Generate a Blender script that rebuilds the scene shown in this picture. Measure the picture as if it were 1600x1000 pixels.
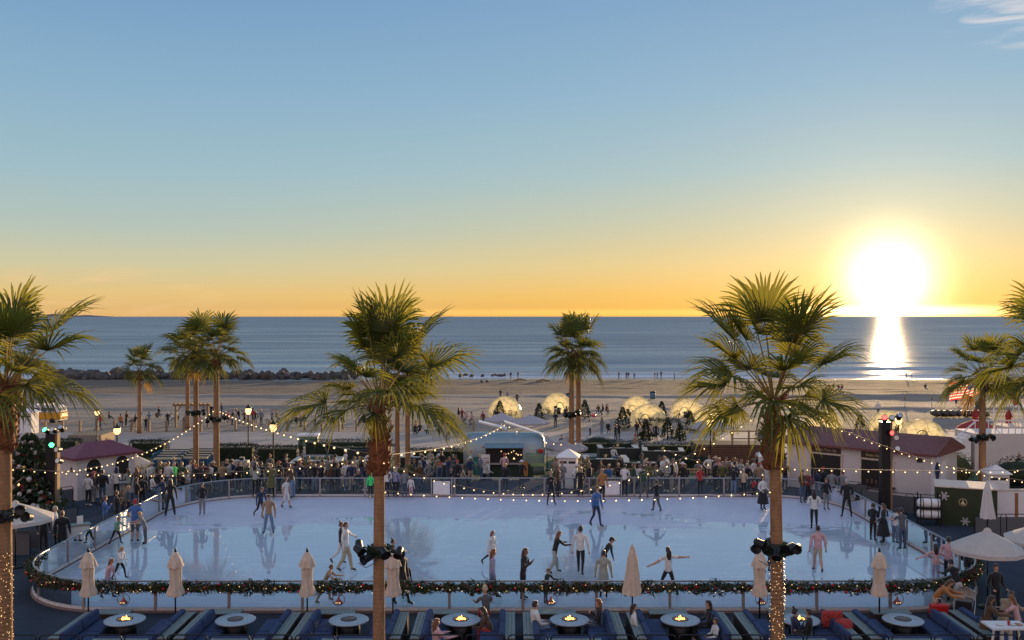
import bpy, bmesh, math, random
from mathutils import Vector, Matrix, noise as mnoise
for o in list(bpy.data.objects): bpy.data.objects.remove(o)
SC = bpy.context.scene
COL = SC.collection
R = math.radians
# ------------------------------------------------------------------ camera
F, W, H = 1500.0, 1600.0, 1000.0
CAMZ = 9.8
cd = bpy.data.cameras.new('camera'); cam = bpy.data.objects.new('camera', cd); COL.objects.link(cam)
cam.location = (0, 0, CAMZ); cam.rotation_euler = (R(90), 0, 0)
cd.sensor_width = 36; cd.lens = 36*F/W; cd.shift_y = -5.5/1600
cd.clip_start = 0.5; cd.clip_end = 90000
SC.camera = cam
# ------------------------------------------------------------------ light
SUN_AZ, SUN_EL = R(21.4), R(2.0)
SUND = Vector((math.sin(SUN_AZ)*math.cos(SUN_EL), math.cos(SUN_AZ)*math.cos(SUN_EL), math.sin(SUN_EL)))
world = bpy.data.worlds.new('World'); SC.world = world; world.use_nodes = True
def build_world():
    nt = world.node_tree; N = nt.nodes; L = nt.links; N.clear()
    out = N.new('ShaderNodeOutputWorld')
    def math_(op, a, b=None, c=None, clamp=False):
        n = N.new('ShaderNodeMath'); n.operation = op; n.use_clamp = clamp
        for i, v in enumerate((a, b, c)):
            if v is None: continue
            if isinstance(v, (int, float)): n.inputs[i].default_value = v
            else: L.new(v, n.inputs[i])
        return n.outputs[0]
    tc = N.new('ShaderNodeTexCoord'); nm = N.new('ShaderNodeVectorMath'); nm.operation = 'NORMALIZE'
    L.new(tc.outputs['Generated'], nm.inputs[0]); D = nm.outputs[0]
    sx = N.new('ShaderNodeSeparateXYZ'); L.new(D, sx.inputs[0]); z = sx.outputs[2]
    el = math_('ARCSINE', z)                        # elevation in radians
    elf = math_('DIVIDE', el, R(90), clamp=True)
    def ramp(stops):
        r = N.new('ShaderNodeValToRGB'); r.color_ramp.interpolation = 'LINEAR'
        e = r.color_ramp.elements
        while len(e) > 1: e.remove(e[-1])
        for i, (deg, c) in enumerate(stops):
            s = e[0] if i == 0 else e.new(0.5)
            s.position = deg/90.0; s.color = (*[((v/255+.055)/1.055)**2.4 if v > 10 else 0 for v in c], 1)
        L.new(elf, r.inputs[0]); return r.outputs[0]
    far = ramp(SKY_FAR); near = ramp(SKY_SUN); back = ramp(SKY_BACK)
    # how far the direction turns towards the sun
    hx, hy = math.sin(SUN_AZ), math.cos(SUN_AZ)
    hl = math_('SQRT', math_('ADD', math_('MULTIPLY', sx.outputs[0], sx.outputs[0]), math_('ADD', math_('MULTIPLY', sx.outputs[1], sx.outputs[1]), 1e-6)))
    hd = math_('DIVIDE', math_('ADD', math_('MULTIPLY', sx.outputs[0], hx), math_('MULTIPLY', sx.outputs[1], hy)), hl)
    az = math_('ARCCOSINE', hd)
    def mapr(v, a, b, c, d, smooth=True):
        n = N.new('ShaderNodeMapRange'); n.interpolation_type = 'SMOOTHSTEP' if smooth else 'LINEAR'
        L.new(v, n.inputs[0])
        for i, q in enumerate((a, b, c, d)): n.inputs[i+1].default_value = q
        return n.outputs[0]
    def mix(f, a, b, mode='MIX'):
        n = N.new('ShaderNodeMix'); n.data_type = 'RGBA'; n.blend_type = mode
        if isinstance(f, (int, float)): n.inputs[0].default_value = f
        else: L.new(f, n.inputs[0])
        for k, v in ((6, a), (7, b)):
            if isinstance(v, tuple): n.inputs[k].default_value = (*v, 1)
            else: L.new(v, n.inputs[k])
        return n.outputs[2]
    c = mix(mapr(az, R(4), R(45), 1, 0), far, near)
    c = mix(mapr(az, R(55), R(150), 0, 1), c, back)
    # thin cirrus, top right and low left
    nz = N.new('ShaderNodeTexNoise'); nz.inputs['Scale'].default_value = 9; nz.inputs['Detail'].default_value = 7; nz.inputs['Distortion'].default_value = 1.1
    mp = N.new('ShaderNodeMapping'); mp.inputs['Scale'].default_value = (1.3, 1, 5.5); mp.inputs['Rotation'].default_value = (0, R(24), 0); L.new(D, mp.inputs[0]); L.new(mp.outputs[0], nz.inputs[0])
    def blob(px, py, wx, wy):
        dx, dz = (px-800)/F, (495-py)/F
        v = math_('DIVIDE', sx.outputs[0], sx.outputs[1]); w = math_('DIVIDE', z, sx.outputs[1])
        a = math_('DIVIDE', math_('SUBTRACT', v, dx), wx); b = math_('DIVIDE', math_('SUBTRACT', w, dz), wy)
        r2 = math_('ADD', math_('MULTIPLY', a, a), math_('MULTIPLY', b, b))
        return math_('MULTIPLY', math_('SUBTRACT', 1, r2, clamp=True), math_('GREATER_THAN', sx.outputs[1], 0))
    cl = math_('MULTIPLY', mapr(nz.outputs[0], .42, .62, 0, 1), math_('ADD', math_('MULTIPLY', blob(1575, 22, .085, .042), 1.0), 0), clamp=True)
    c = mix(math_('MULTIPLY', cl, .8), c, (.72, .70, .72))
    cl = math_('MULTIPLY', mapr(nz.outputs[0], .45, .75, 0, 1), blob(150, 460, .16, .035))
    c = mix(math_('MULTIPLY', cl, .5), c, (.95, .60, .30))
    # aureole round the sun
    dt = N.new('ShaderNodeVectorMath'); dt.operation = 'DOT_PRODUCT'; L.new(D, dt.inputs[0]); dt.inputs[1].default_value = SUND
    ang = math_('ARCCOSINE', math_('MINIMUM', dt.outputs['Value'], .9999999))
    def gl(sig, amp, p=2):
        return math_('MULTIPLY', math_('EXPONENT', math_('MULTIPLY', math_('POWER', math_('DIVIDE', ang, R(sig)), p), -1)), amp)
    def tint(v, col):
        return mix(1.0, v, col, 'MULTIPLY')
    acc = mix(1.0, c, tint(gl(2.35, 1.9, 2.5), (1, .88, .55)), 'ADD')
    acc = mix(1.0, acc, tint(gl(.95, 5.0), (1, .9, .6)), 'ADD')
    acc = mix(1.0, acc, tint(gl(4.2, .46, 1.2), (1, .74, .32)), 'ADD')
    # bright gap between the cloud bank and the sea
    a = math_('DIVIDE', az, R(5.2)); b = math_('DIVIDE', math_('SUBTRACT', el, R(.30)), R(.26))
    st = math_('EXPONENT', math_('MULTIPLY', math_('ADD', math_('POWER', a, 4), math_('POWER', math_('ABSOLUTE', b), 2.5)), -1))
    acc = mix(1.0, acc, tint(math_('MULTIPLY', st, 2.2), (1, .75, .35)), 'ADD')
    a = math_('DIVIDE', az, R(30)); b = math_('DIVIDE', math_('SUBTRACT', el, R(.22)), R(.2))
    st = math_('EXPONENT', math_('MULTIPLY', math_('ADD', math_('POWER', a, 2), math_('POWER', math_('ABSOLUTE', b), 2.5)), -1))
    acc = mix(1.0, acc, tint(math_('MULTIPLY', st, .35), (1, .62, .15)), 'ADD')
    bg = N.new('ShaderNodeBackground'); L.new(acc, bg.inputs[0]); bg.inputs[1].default_value = SKY_GAIN
    sky = N.new('ShaderNodeTexSky'); sky.sky_type = 'NISHITA'; sky.sun_disc = False
    sky.sun_elevation = SUN_EL; sky.sun_rotation = SUN_AZ; sky.altitude = 10
    bg2 = N.new('ShaderNodeBackground'); L.new(sky.outputs[0], bg2.inputs[0]); bg2.inputs[1].default_value = 0.05
    hs = N.new('ShaderNodeHueSaturation'); hs.inputs['Saturation'].default_value = .75; hs.inputs['Value'].default_value = .11; L.new(sky.outputs[0], hs.inputs['Color']); L.new(hs.outputs[0], bg2.inputs[0])
    ad = N.new('ShaderNodeAddShader'); L.new(bg.outputs[0], ad.inputs[0]); L.new(bg2.outputs[0], ad.inputs[1])
    L.new(ad.outputs[0], out.inputs[0])
SKY_GAIN = 0.70
SKY_FAR = [(0, (222,176,112)), (1.2, (230,194,126)), (2.8, (208,200,160)), (5.0, (180,194,184)), (8.0, (158,188,198)), (13, (136,174,201)), (18, (118,158,196)), (30, (120,160,200)), (90, (140,170,210))]
SKY_SUN = [(0, (240,178,66)), (1.2, (238,188,86)), (3, (226,200,134)), (5.5, (196,198,170)), (8.5, (166,192,196)), (13, (144,180,204)), (18, (128,166,200)), (30, (126,164,202)), (90, (140,170,210))]
SKY_BACK = [(0, (238,200,190)), (6, (250,214,204)), (14, (245,218,214)), (30, (210,206,222)), (90, (140,170,210))]
build_world()
sd = bpy.data.lights.new('sun', 'SUN'); sd.energy = 5.0; sd.angle = R(.5); sd.color = (1, .66, .33)
sun = bpy.data.objects.new('sun', sd); COL.objects.link(sun)
sun.rotation_euler = (-SUND).to_track_quat('-Z', 'Y').to_euler(); sun.location = (60, 160, 40)
SC.view_settings.view_transform = 'Standard'; SC.view_settings.look = 'None'
SC.view_settings.exposure = 0.5; SC.view_settings.gamma = 1.0
try:
    SC.cycles.use_denoising = True; SC.cycles.max_bounces = 8; SC.cycles.transparent_max_bounces = 24
    SC.cycles.caustics_reflective = False; SC.cycles.caustics_refractive = False; SC.cycles.sample_clamp_indirect = 4
except Exception: pass
# ------------------------------------------------------------------ terrain profile and picking ground points
SEA = -5.2; WAVE_H = .55
PROF = [(0, 0), (57.5, 0), (57.6, -.5), (74, -1.0), (100, -2.2), (120, -2.6), (165, -3.8), (200, -4.75), (232, SEA), (300, -7.0)]
def ZG(y):
    for (a, za), (b, zb) in zip(PROF, PROF[1:]):
        if y <= b: return za + (zb-za)*(y-a)/(b-a)
    return PROF[-1][1]
def at(px, d, z=None):
    """ground point seen in column px of the photograph at distance d"""
    return Vector(((px-800)*d/F, d, ZG(d) if z is None else z))
def gp(px, py):
    lo, hi = 10.0, 290.0
    for _ in range(50):
        m = (lo+hi)/2
        if 495+(CAMZ-ZG(m))*F/m > py: lo = m
        else: hi = m
    return at(px, lo)
def zat(py, d): return CAMZ-(py-495)*d/F
# ------------------------------------------------------------------ helpers
def srgb(c): return tuple((v/12.92 if v <= .04045 else ((v+.055)/1.055)**2.4) for v in (q/255 for q in c))
_M = {}
def mat(name, col, rough=.7, metal=0, emit=0, ecol=None, noise=0, nscale=8, bump=0, bscale=30, spec=.5, stretch=None, alpha=None, trans=0, sheen=0):
    if name in _M: return _M[name]
    m = bpy.data.materials.new(name); m.use_nodes = True; _M[name] = m
    nt = m.node_tree; b = nt.nodes['Principled BSDF']; L = nt.links
    b.inputs['Base Color'].default_value = (*col, 1); b.inputs['Roughness'].default_value = rough
    b.inputs['Metallic'].default_value = metal; b.inputs['Specular IOR Level'].default_value = spec
    if sheen: b.inputs['Sheen Weight'].default_value = sheen; b.inputs['Sheen Roughness'].default_value = .35
    if emit:
        b.inputs['Emission Color'].default_value = (*(ecol or col), 1); b.inputs['Emission Strength'].default_value = emit
    if noise or bump:
        tc = nt.nodes.new('ShaderNodeTexCoord'); vec = tc.outputs['Object']
        if stretch:
            mp = nt.nodes.new('ShaderNodeMapping'); mp.inputs['Scale'].default_value = stretch; L.new(vec, mp.inputs[0]); vec = mp.outputs[0]
    if noise:
        n = nt.nodes.new('ShaderNodeTexNoise'); n.inputs['Scale'].default_value = nscale; n.inputs['Detail'].default_value = 5; L.new(vec, n.inputs[0])
        r = nt.nodes.new('ShaderNodeMapRange'); r.inputs[1].default_value = .3; r.inputs[2].default_value = .7
        r.inputs[3].default_value = 1-noise; r.inputs[4].default_value = 1+noise; L.new(n.outputs[0], r.inputs[0])
        x = nt.nodes.new('ShaderNodeVectorMath'); x.operation = 'SCALE'; x.inputs[0].default_value = col; L.new(r.outputs[0], x.inputs['Scale'])
        L.new(x.outputs[0], b.inputs['Base Color'])
    if bump:
        n = nt.nodes.new('ShaderNodeTexNoise'); n.inputs['Scale'].default_value = bscale; n.inputs['Detail'].default_value = 4; L.new(vec, n.inputs[0])
        q = nt.nodes.new('ShaderNodeBump'); q.inputs['Strength'].default_value = bump; q.inputs['Distance'].default_value = .05; L.new(n.outputs[0], q.inputs['Height']); L.new(q.outputs[0], b.inputs['Normal'])
    if trans:
        t = nt.nodes.new('ShaderNodeBsdfTranslucent'); t.inputs[0].default_value = (*[min(1, c*q) for c, q in zip(col, (3.0, 2.3, 2.0))], 1)
        mx = nt.nodes.new('ShaderNodeMixShader'); mx.inputs[0].default_value = trans
        L.new(b.outputs[0], mx.inputs[1]); L.new(t.outputs[0], mx.inputs[2]); L.new(mx.outputs[0], nt.nodes['Material Output'].inputs[0])
    return m
class MB:
    def __init__(s): s.v = []; s.f = []; s.m = []; s.sm = []
    def add(s, vs, fs, m=0, smooth=False):
        k = len(s.v); s.v += [tuple(v) for v in vs]
        for f in fs: s.f.append(tuple(i+k for i in f)); s.m.append(m); s.sm.append(smooth)
    def box(s, x, y, z, a, b, c, rz=0, m=0, tilt=None):
        """centre x,y, BOTTOM z, sizes a,b,c"""
        M = Matrix.Translation((x, y, z+c/2)) @ Matrix.Rotation(rz, 4, 'Z')
        if tilt: M = M @ Matrix.Rotation(tilt[0], 4, tilt[1])
        vs = [M @ Vector((i*a/2, j*b/2, k*c/2)) for i in (-1, 1) for j in (-1, 1) for k in (-1, 1)]
        s.add(vs, [(0,1,3,2), (4,6,7,5), (0,4,5,1), (2,3,7,6), (0,2,6,4), (1,5,7,3)], m)
    def tube(s, pts, rad, n=6, m=0, cap=True, flat=1.0):
        pts = [Vector(p) for p in pts]; rad = rad if isinstance(rad, (list, tuple)) else [rad]*len(pts)
        k = len(s.v); prev = None
        for i, p in enumerate(pts):
            t = (pts[min(i+1, len(pts)-1)]-pts[max(i-1, 0)]).normalized()
            if prev is None: u = t.orthogonal().normalized()
            else:
                u = prev-t*prev.dot(t); u = u.normalized() if u.length > 1e-6 else t.orthogonal().normalized()
            prev = u; w = t.cross(u)
            for j in range(n):
                a = 2*math.pi*j/n; s.v.append(tuple(p+(u*math.cos(a)+w*math.sin(a)*flat)*rad[i]))
        for i in range(len(pts)-1):
            for j in range(n):
                s.f.append((k+i*n+j, k+i*n+(j+1) % n, k+(i+1)*n+(j+1) % n, k+(i+1)*n+j)); s.m.append(m); s.sm.append(n > 4)
        if cap:
            s.f.append(tuple(k+j for j in range(n))[::-1]); s.m.append(m); s.sm.append(False)
            e = k+(len(pts)-1)*n; s.f.append(tuple(e+j for j in range(n))); s.m.append(m); s.sm.append(False)
    def lathe(s, prof, c=(0, 0, 0), n=16, m=0, cap=True, wob=None, arc=(0, 2*math.pi)):
        k = len(s.v); c = Vector(c); full = abs(arc[1]-arc[0]-2*math.pi) < 1e-6; nn = n if full else n+1
        for i, (r, z) in enumerate(prof):
            for j in range(nn):
                a = arc[0]+(arc[1]-arc[0])*j/n; q = r*(1+(wob(a, i) if wob else 0)); s.v.append((c.x+q*math.cos(a), c.y+q*math.sin(a), c.z+z))
        for i in range(len(prof)-1):
            for j in range(n):
                s.f.append((k+i*nn+j, k+i*nn+(j+1) % nn, k+(i+1)*nn+(j+1) % nn, k+(i+1)*nn+j)); s.m.append(m); s.sm.append(True)
        if cap and full:
            s.f.append(tuple(k+j for j in range(n))[::-1]); s.m.append(m); s.sm.append(False)
            e = k+(len(prof)-1)*n; s.f.append(tuple(e+j for j in range(n))); s.m.append(m); s.sm.append(False)
    def ball(s, c, r, n=8, m=0, sz=(1, 1, 1)):
        pr = []
        for i in range(n//2+1):
            a = math.pi*i/(n//2); pr.append((max(.001, math.sin(a))*r, -math.cos(a)*r))
        k = len(s.v); s.lathe(pr, (0, 0, 0), n, m, False)
        for i in range(k, len(s.v)):
            v = s.v[i]; s.v[i] = (c[0]+v[0]*sz[0], c[1]+v[1]*sz[1], c[2]+v[2]*sz[2])
    def prism(s, pts, z0, z1, m=0, M=None):
        """polygon in xy extruded in z, then moved by M"""
        n = len(pts); vs = [Vector((x, y, z0)) for x, y in pts]+[Vector((x, y, z1)) for x, y in pts]
        if M: vs = [M @ v for v in vs]
        s.add(vs, [tuple(range(n))[::-1], tuple(range(n, 2*n))]+[(i, (i+1) % n, n+(i+1) % n, n+i) for i in range(n)], m)
    def xf(s, M, start=0):
        for i in range(start, len(s.v)): s.v[i] = tuple(M @ Vector(s.v[i]))
    def obj(s, name, mats, parent=None, loc=None, rz=0, bevel=0):
        me = bpy.data.meshes.new(name); me.from_pydata(s.v, [], s.f); me.update()
        for m in (mats if isinstance(mats, (list, tuple)) else [mats]): me.materials.append(m)
        me.polygons.foreach_set('material_index', s.m); me.polygons.foreach_set('use_smooth', s.sm)
        o = bpy.data.objects.new(name, me); COL.objects.link(o)
        if parent: o.parent = parent
        if loc is not None: o.location = loc
        o.rotation_euler.z = rz
        if bevel:
            b = o.modifiers.new('bevel', 'BEVEL'); b.width = bevel; b.segments = 2; b.limit_method = 'ANGLE'
        return o
def tag(o, label=None, cat=None, group=None, kind=None):
    if label: o['label'] = label
    if cat: o['category'] = cat
    if group: o['group'] = group
    if kind: o['kind'] = kind
    return o
def thing(name, label, cat, loc=(0, 0, 0), rz=0, group=None):
    o = bpy.data.objects.new(name, None); o.empty_display_size = .2; COL.objects.link(o); o.location = loc; o.rotation_euler.z = rz
    return tag(o, label, cat, group)
def copy_tree(o, parent=None):
    c = o.copy(); COL.objects.link(c)
    if parent: c.parent = parent
    for ch in list(o.children): copy_tree(ch, c)
    return c
def place(o, loc, rz=0, label=None, sc=None):
    o.location = loc; o.rotation_euler.z = rz
    if label: o['label'] = label
    if sc: o.scale = sc if isinstance(sc, tuple) else (sc, sc, sc)
    return o
class Kind:
    """first use gives the built thing, later uses give copies with their parts"""
    def __init__(s, make): s.make = make; s.first = None
    def new(s):
        if s.first is None: s.first = s.make(); return s.first
        return copy_tree(s.first)
# ------------------------------------------------------------------ materials
DARK = mat('black_metal', (.012, .012, .014), .4, .3)
STEEL = mat('brushed_steel', (.5, .5, .5), .35, .9)
WHITE = mat('white_paint', (.74, .71, .70), .6, noise=.06, nscale=3)
CREAM = mat('cream_canvas', (.62, .50, .40), .85, noise=.14, nscale=5, bump=.3, sheen=.3)
WOOD = mat('weathered_wood', (.25, .17, .10), .8, noise=.25, nscale=3, stretch=(8, 1, 8))
DKWOOD = mat('dark_brown_panel', (.035, .024, .020), .6, noise=.3, nscale=4)
GREYPL = mat('grey_green_planks', (.17, .20, .19), .6, noise=.2, nscale=4, stretch=(10, 1, 1))
BLUE = mat('blue_cushion', (.022, .042, .11), .85, noise=.1, nscale=5, bump=.15)
NAVY = mat('navy_cushion', (.04, .06, .14), .85, noise=.1)
MAROON = mat('maroon_roof', (.16, .035, .05), .55, noise=.15, nscale=4)
TILE = mat('red_brown_roof', (.15, .045, .038), .6, noise=.18, nscale=5, bump=.3, bscale=12)
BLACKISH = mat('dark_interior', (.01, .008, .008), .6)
BULB = mat('warm_bulb', (1, .8, .5), .3, emit=1.6, ecol=(1, .68, .32))
BULB.cycles.emission_sampling = 'NONE'
BULBS = mat('fairy_bulb', (1, .8, .5), .3, emit=1.2, ecol=(1, .66, .30))
BULBS.cycles.emission_sampling = 'NONE'
LAMPG = mat('lamp_glass', (1, .8, .5), .3, emit=1.5, ecol=(1, .62, .24))
CABLE = mat('cable', (.25, .2, .16), .6)
GLASS = bpy.data.materials.new('clear_glass'); GLASS.use_nodes = True
def _glass(m, tint, gl):
    nt = m.node_tree; N = nt.nodes; N.clear(); o = N.new('ShaderNodeOutputMaterial')
    t = N.new('ShaderNodeBsdfTransparent'); t.inputs[0].default_value = (*tint, 1)
    g = N.new('ShaderNodeBsdfGlossy'); g.inputs['Roughness'].default_value = .04; fr = N.new('ShaderNodeFresnel'); fr.inputs[0].default_value = 1.45
    mm = N.new('ShaderNodeMath'); mm.operation = 'MULTIPLY'; mm.inputs[1].default_value = gl; nt.links.new(fr.outputs[0], mm.inputs[0])
    x = N.new('ShaderNodeMixShader'); nt.links.new(mm.outputs[0], x.inputs[0]); nt.links.new(t.outputs[0], x.inputs[1]); nt.links.new(g.outputs[0], x.inputs[2]); nt.links.new(x.outputs[0], o.inputs[0])
_glass(GLASS, (.88, .92, .92), 1.0)
# ------------------------------------------------------------------ setting: ground sheet, deck, lawn, sea
def nodes_of(name):
    m = bpy.data.materials.new(name); m.use_nodes = True; return m, m.node_tree, m.node_tree.nodes['Principled BSDF']
def NZ(nt, scale, detail=4, stretch=(1, 1, 1), vec=None, dist=0, rough=.5):
    if vec is None:
        tc = nt.nodes.new('ShaderNodeTexCoord'); vec = tc.outputs['Object']
    mp = nt.nodes.new('ShaderNodeMapping'); mp.inputs['Scale'].default_value = stretch; nt.links.new(vec, mp.inputs[0])
    n = nt.nodes.new('ShaderNodeTexNoise'); n.inputs['Scale'].default_value = scale; n.inputs['Detail'].default_value = detail
    n.inputs['Distortion'].default_value = dist; n.inputs['Roughness'].default_value = rough
    nt.links.new(mp.outputs[0], n.inputs[0]); return n.outputs[0]
def MR(nt, v, a, b, c, d, sm=False):
    n = nt.nodes.new('ShaderNodeMapRange'); nt.links.new(v, n.inputs[0])
    if sm: n.interpolation_type = 'SMOOTHSTEP'
    for i, q in enumerate((a, b, c, d)): n.inputs[i+1].default_value = q
    return n.outputs[0]
def MX(nt, f, a, b, mode='MIX'):
    n = nt.nodes.new('ShaderNodeMix'); n.data_type = 'RGBA'; n.blend_type = mode
    if isinstance(f, (int, float)): n.inputs[0].default_value = f
    else: nt.links.new(f, n.inputs[0])
    for k, v in ((6, a), (7, b)):
        if isinstance(v, tuple): n.inputs[k].default_value = (*v, 1)
        else: nt.links.new(v, n.inputs[k])
    return n.outputs[2]
def MT(nt, op, a, b=None, clamp=False):
    n = nt.nodes.new('ShaderNodeMath'); n.operation = op; n.use_clamp = clamp
    for i, v in enumerate((a, b)):
        if v is None: continue
        if isinstance(v, (int, float)): n.inputs[i].default_value = v
        else: nt.links.new(v, n.inputs[i])
    return n.outputs[0]
def BUMP(nt, h, st, dist, normal=None):
    q = nt.nodes.new('ShaderNodeBump'); q.inputs['Strength'].default_value = st; q.inputs['Distance'].default_value = dist
    nt.links.new(h, q.inputs['Height'])
    if normal: nt.links.new(normal, q.inputs['Normal'])
    return q.outputs[0]
def YPOS(nt):
    tc = nt.nodes.new('ShaderNodeTexCoord'); s = nt.nodes.new('ShaderNodeSeparateXYZ'); nt.links.new(tc.outputs['Object'], s.inputs[0]); return s.outputs
# sand
SAND, nt, b = nodes_of('beach_sand')
X = YPOS(nt)
wob = NZ(nt, .02, 4, (1, 3, 1))
yy = MT(nt, 'ADD', X[1], MR(nt, wob, .3, .7, -7, 7))
wet = MR(nt, yy, 163, 172, 0, 1, True)
n1 = NZ(nt, .5, 8, (.35, 1.2, 1), rough=.7); n2 = NZ(nt, 3, 6, (.6, 1, 1), rough=.7)
dry = MX(nt, MR(nt, n1, .35, .65, 0, 1), (.225, .18, .145), (.355, .295, .245))
c = MX(nt, wet, dry, (.115, .085, .062))
c = MX(nt, MR(nt, yy, 223, 229, 0, .9, True), c, (.08, .065, .05))
c = MX(nt, MR(nt, n2, .3, .7, 0, .5), c, (.17, .135, .105))
nt.links.new(c, b.inputs['Base Color'])
nt.links.new(MR(nt, yy, 222, 229, .95, .18, True), b.inputs['Roughness'])
nb = NZ(nt, 1.9, 8, (.6, 1, 1), rough=.8)
nt.links.new(BUMP(nt, nb, .9, .18), b.inputs['Normal'])
def sheet(name, xs, ys, zf, mt, kind='structure'):
    m = MB(); vs = [(x, y, zf(x, y)) for y in ys for x in xs]; nx = len(xs)
    fs = [(j*nx+i, j*nx+i+1, (j+1)*nx+i+1, (j+1)*nx+i) for j in range(len(ys)-1) for i in range(nx-1)]
    m.add(vs, fs, 0, True); o = m.obj(name, mt); o['kind'] = kind; return o
def frange(a, b, s):
    n = int(round((b-a)/s)); return [a+(b-a)*i/n for i in range(n+1)]
def sand_z(x, y):
    z = ZG(y)
    if y > 100:
        a = min(1, (y-100)/8)*min(1, max(0, (240-y)/25))
        z += a*(.22*mnoise.noise((x*.03, y*.07, 1))+.14*mnoise.noise((x*.12, y*.3, 5))+.08*mnoise.noise((x*.5, y*.8, 3)))
        z += .35*math.exp(-((y-163-3*mnoise.noise((x*.02, 0, 0)))/4)**2)*min(1, a) + .25*math.exp(-((y-133-3*mnoise.noise((x*.02, 4, 0)))/4)**2)*a
    return z
sheet('beach', frange(-260, 260, 2.0), frange(100, 262, 1.1), sand_z, SAND)
# ground below everything near, down to the beach
GRD, nt, b = nodes_of('promenade_concrete')
n1 = NZ(nt, .25, 5); n2 = NZ(nt, 5, 4)
c = MX(nt, MR(nt, n1, .3, .7, 0, 1), (.30, .26, .24), (.42, .37, .34)); c = MX(nt, MR(nt, n2, .4, .8, 0, .4), c, (.2, .17, .15))
nt.links.new(c, b.inputs['Base Color']); b.inputs['Roughness'].default_value = .95; b.inputs['Specular IOR Level'].default_value = .1
sheet('promenade', [-260, 260], [73.9, 80, 90, 101.5], lambda x, y: ZG(y)+(.006 if y < 100 else -.05), GRD)
LAWN, nt, b = nodes_of('lawn_turf')
n1 = NZ(nt, .8, 6); c = MX(nt, MR(nt, n1, .3, .7, 0, 1), (.022, .045, .016), (.05, .085, .025)); nt.links.new(c, b.inputs['Base Color']); b.inputs['Roughness'].default_value = .9
nt.links.new(BUMP(nt, NZ(nt, 30, 3), .8, .05), b.inputs['Normal'])
sheet('lawn', [-120, 120], [57.5, 60, 66, 74.0], lambda x, y: min(ZG(y), -.45) if y < 58 else ZG(y), LAWN)
# planked deck
DECK, nt, b = nodes_of('blue_grey_deck_boards')
X = YPOS(nt)
pl = MT(nt, 'FRACT', MT(nt, 'DIVIDE', X[1], .145)); gap = MR(nt, MT(nt, 'ABSOLUTE', MT(nt, 'SUBTRACT', pl, .5)), .44, .5, 0, 1)
bid = MT(nt, 'FLOOR', MT(nt, 'DIVIDE', X[1], .145))
wn = nt.nodes.new('ShaderNodeTexWhiteNoise'); wn.noise_dimensions = '1D'; nt.links.new(bid, wn.inputs['W'])
n1 = NZ(nt, .4, 5); c = MX(nt, MR(nt, n1, .3, .7, 0, 1), (.036, .046, .064), (.062, .075, .095)); c = MX(nt, MT(nt, 'MULTIPLY', wn.outputs[0], .35), c, (.045, .055, .075)); c = MX(nt, gap, c, (.008, .009, .012))
nt.links.new(c, b.inputs['Base Color']); nt.links.new(MR(nt, NZ(nt, 1.2, 4), .3, .7, .9, 1), b.inputs['Roughness']); b.inputs['Specular IOR Level'].default_value = .05
nt.links.new(BUMP(nt, MT(nt, 'SUBTRACT', 1, gap), .6, .01), b.inputs['Normal'])
m = MB(); m.box(0, 33.5, -.48, 240, 48.0, .48); o = m.obj('deck', DECK); o['kind'] = 'structure'
m = MB(); m.add([(-400, -30, -.75), (400, -30, -.75), (400, 80, -1.9), (-400, 80, -1.9), (400, 112, -3.2), (-400, 112, -3.2)], [(0, 1, 2, 3), (3, 2, 4, 5)]); o = m.obj('ground', GRD); o['kind'] = 'structure'
# ice
ICE, nt, b = nodes_of('rink_ice')
X = YPOS(nt)
nA = NZ(nt, .16, 5, (1, 1.6, 1), dist=.6); nB = NZ(nt, .9, 5, (1, 3.0, 1)); nC = NZ(nt, 14, 5, (1, 1, 1)); 
q = MT(nt, 'ADD', MT(nt, 'MULTIPLY', MT(nt, 'ABSOLUTE', MT(nt, 'SUBTRACT', X[1], 39.8)), .135), MT(nt, 'MULTIPLY', MT(nt, 'ABSOLUTE', MT(nt, 'ADD', X[0], .8)), .012))
q = MT(nt, 'ADD', q, MR(nt, nA, .3, .7, -.34, .34)); q = MT(nt, 'ADD', q, MR(nt, nB, .3, .7, -.2, .2))
frost = MR(nt, q, .82, .92, 0, 1, True)
lines = NZ(nt, 1.1, 6, (1, 14, 1), dist=2.0)
c = MX(nt, frost, (.40, .48, .56), (.52, .52, .63)); c = MX(nt, MR(nt, NZ(nt, .5, 6), .3, .75, 0, .3), c, (.47, .50, .59))
c = MX(nt, MR(nt, nC, .45, .8, 0, .25), c, (.74, .74, .80))
sc = None
for ang, den, thr in ((.5, 26, .035), (-.9, 22, .03), (1.3, 30, .03)):
    tc_ = nt.nodes.new('ShaderNodeTexCoord'); mp_ = nt.nodes.new('ShaderNodeMapping'); mp_.inputs['Rotation'].default_value = (0, 0, ang); mp_.inputs['Scale'].default_value = (.14, 1.6, 1); nt.links.new(tc_.outputs['Object'], mp_.inputs[0])
    nn = nt.nodes.new('ShaderNodeTexNoise'); nn.inputs['Scale'].default_value = 1.3; nn.inputs['Detail'].default_value = 5; nn.inputs['Distortion'].default_value = .4; nt.links.new(mp_.outputs[0], nn.inputs[0])
    v = MR(nt, MT(nt, 'ABSOLUTE', MT(nt, 'SUBTRACT', nn.outputs[0], .5)), 0, thr*.35, 1, 0)
    sc = v if sc is None else MT(nt, 'MAXIMUM', sc, v)
scm = MT(nt, 'MULTIPLY', sc, MR(nt, NZ(nt, .35, 4), .38, .62, .1, .8))
c = MX(nt, MT(nt, 'MULTIPLY', scm, .65), c, (.82, .82, .86))
nt.links.new(c, b.inputs['Base Color'])
rg = MT(nt, 'ADD', MR(nt, frost, 0, 1, .015, .42), MT(nt, 'ADD', MR(nt, lines, .5, .72, 0, .12), MT(nt, 'MULTIPLY', scm, .10)))
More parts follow.
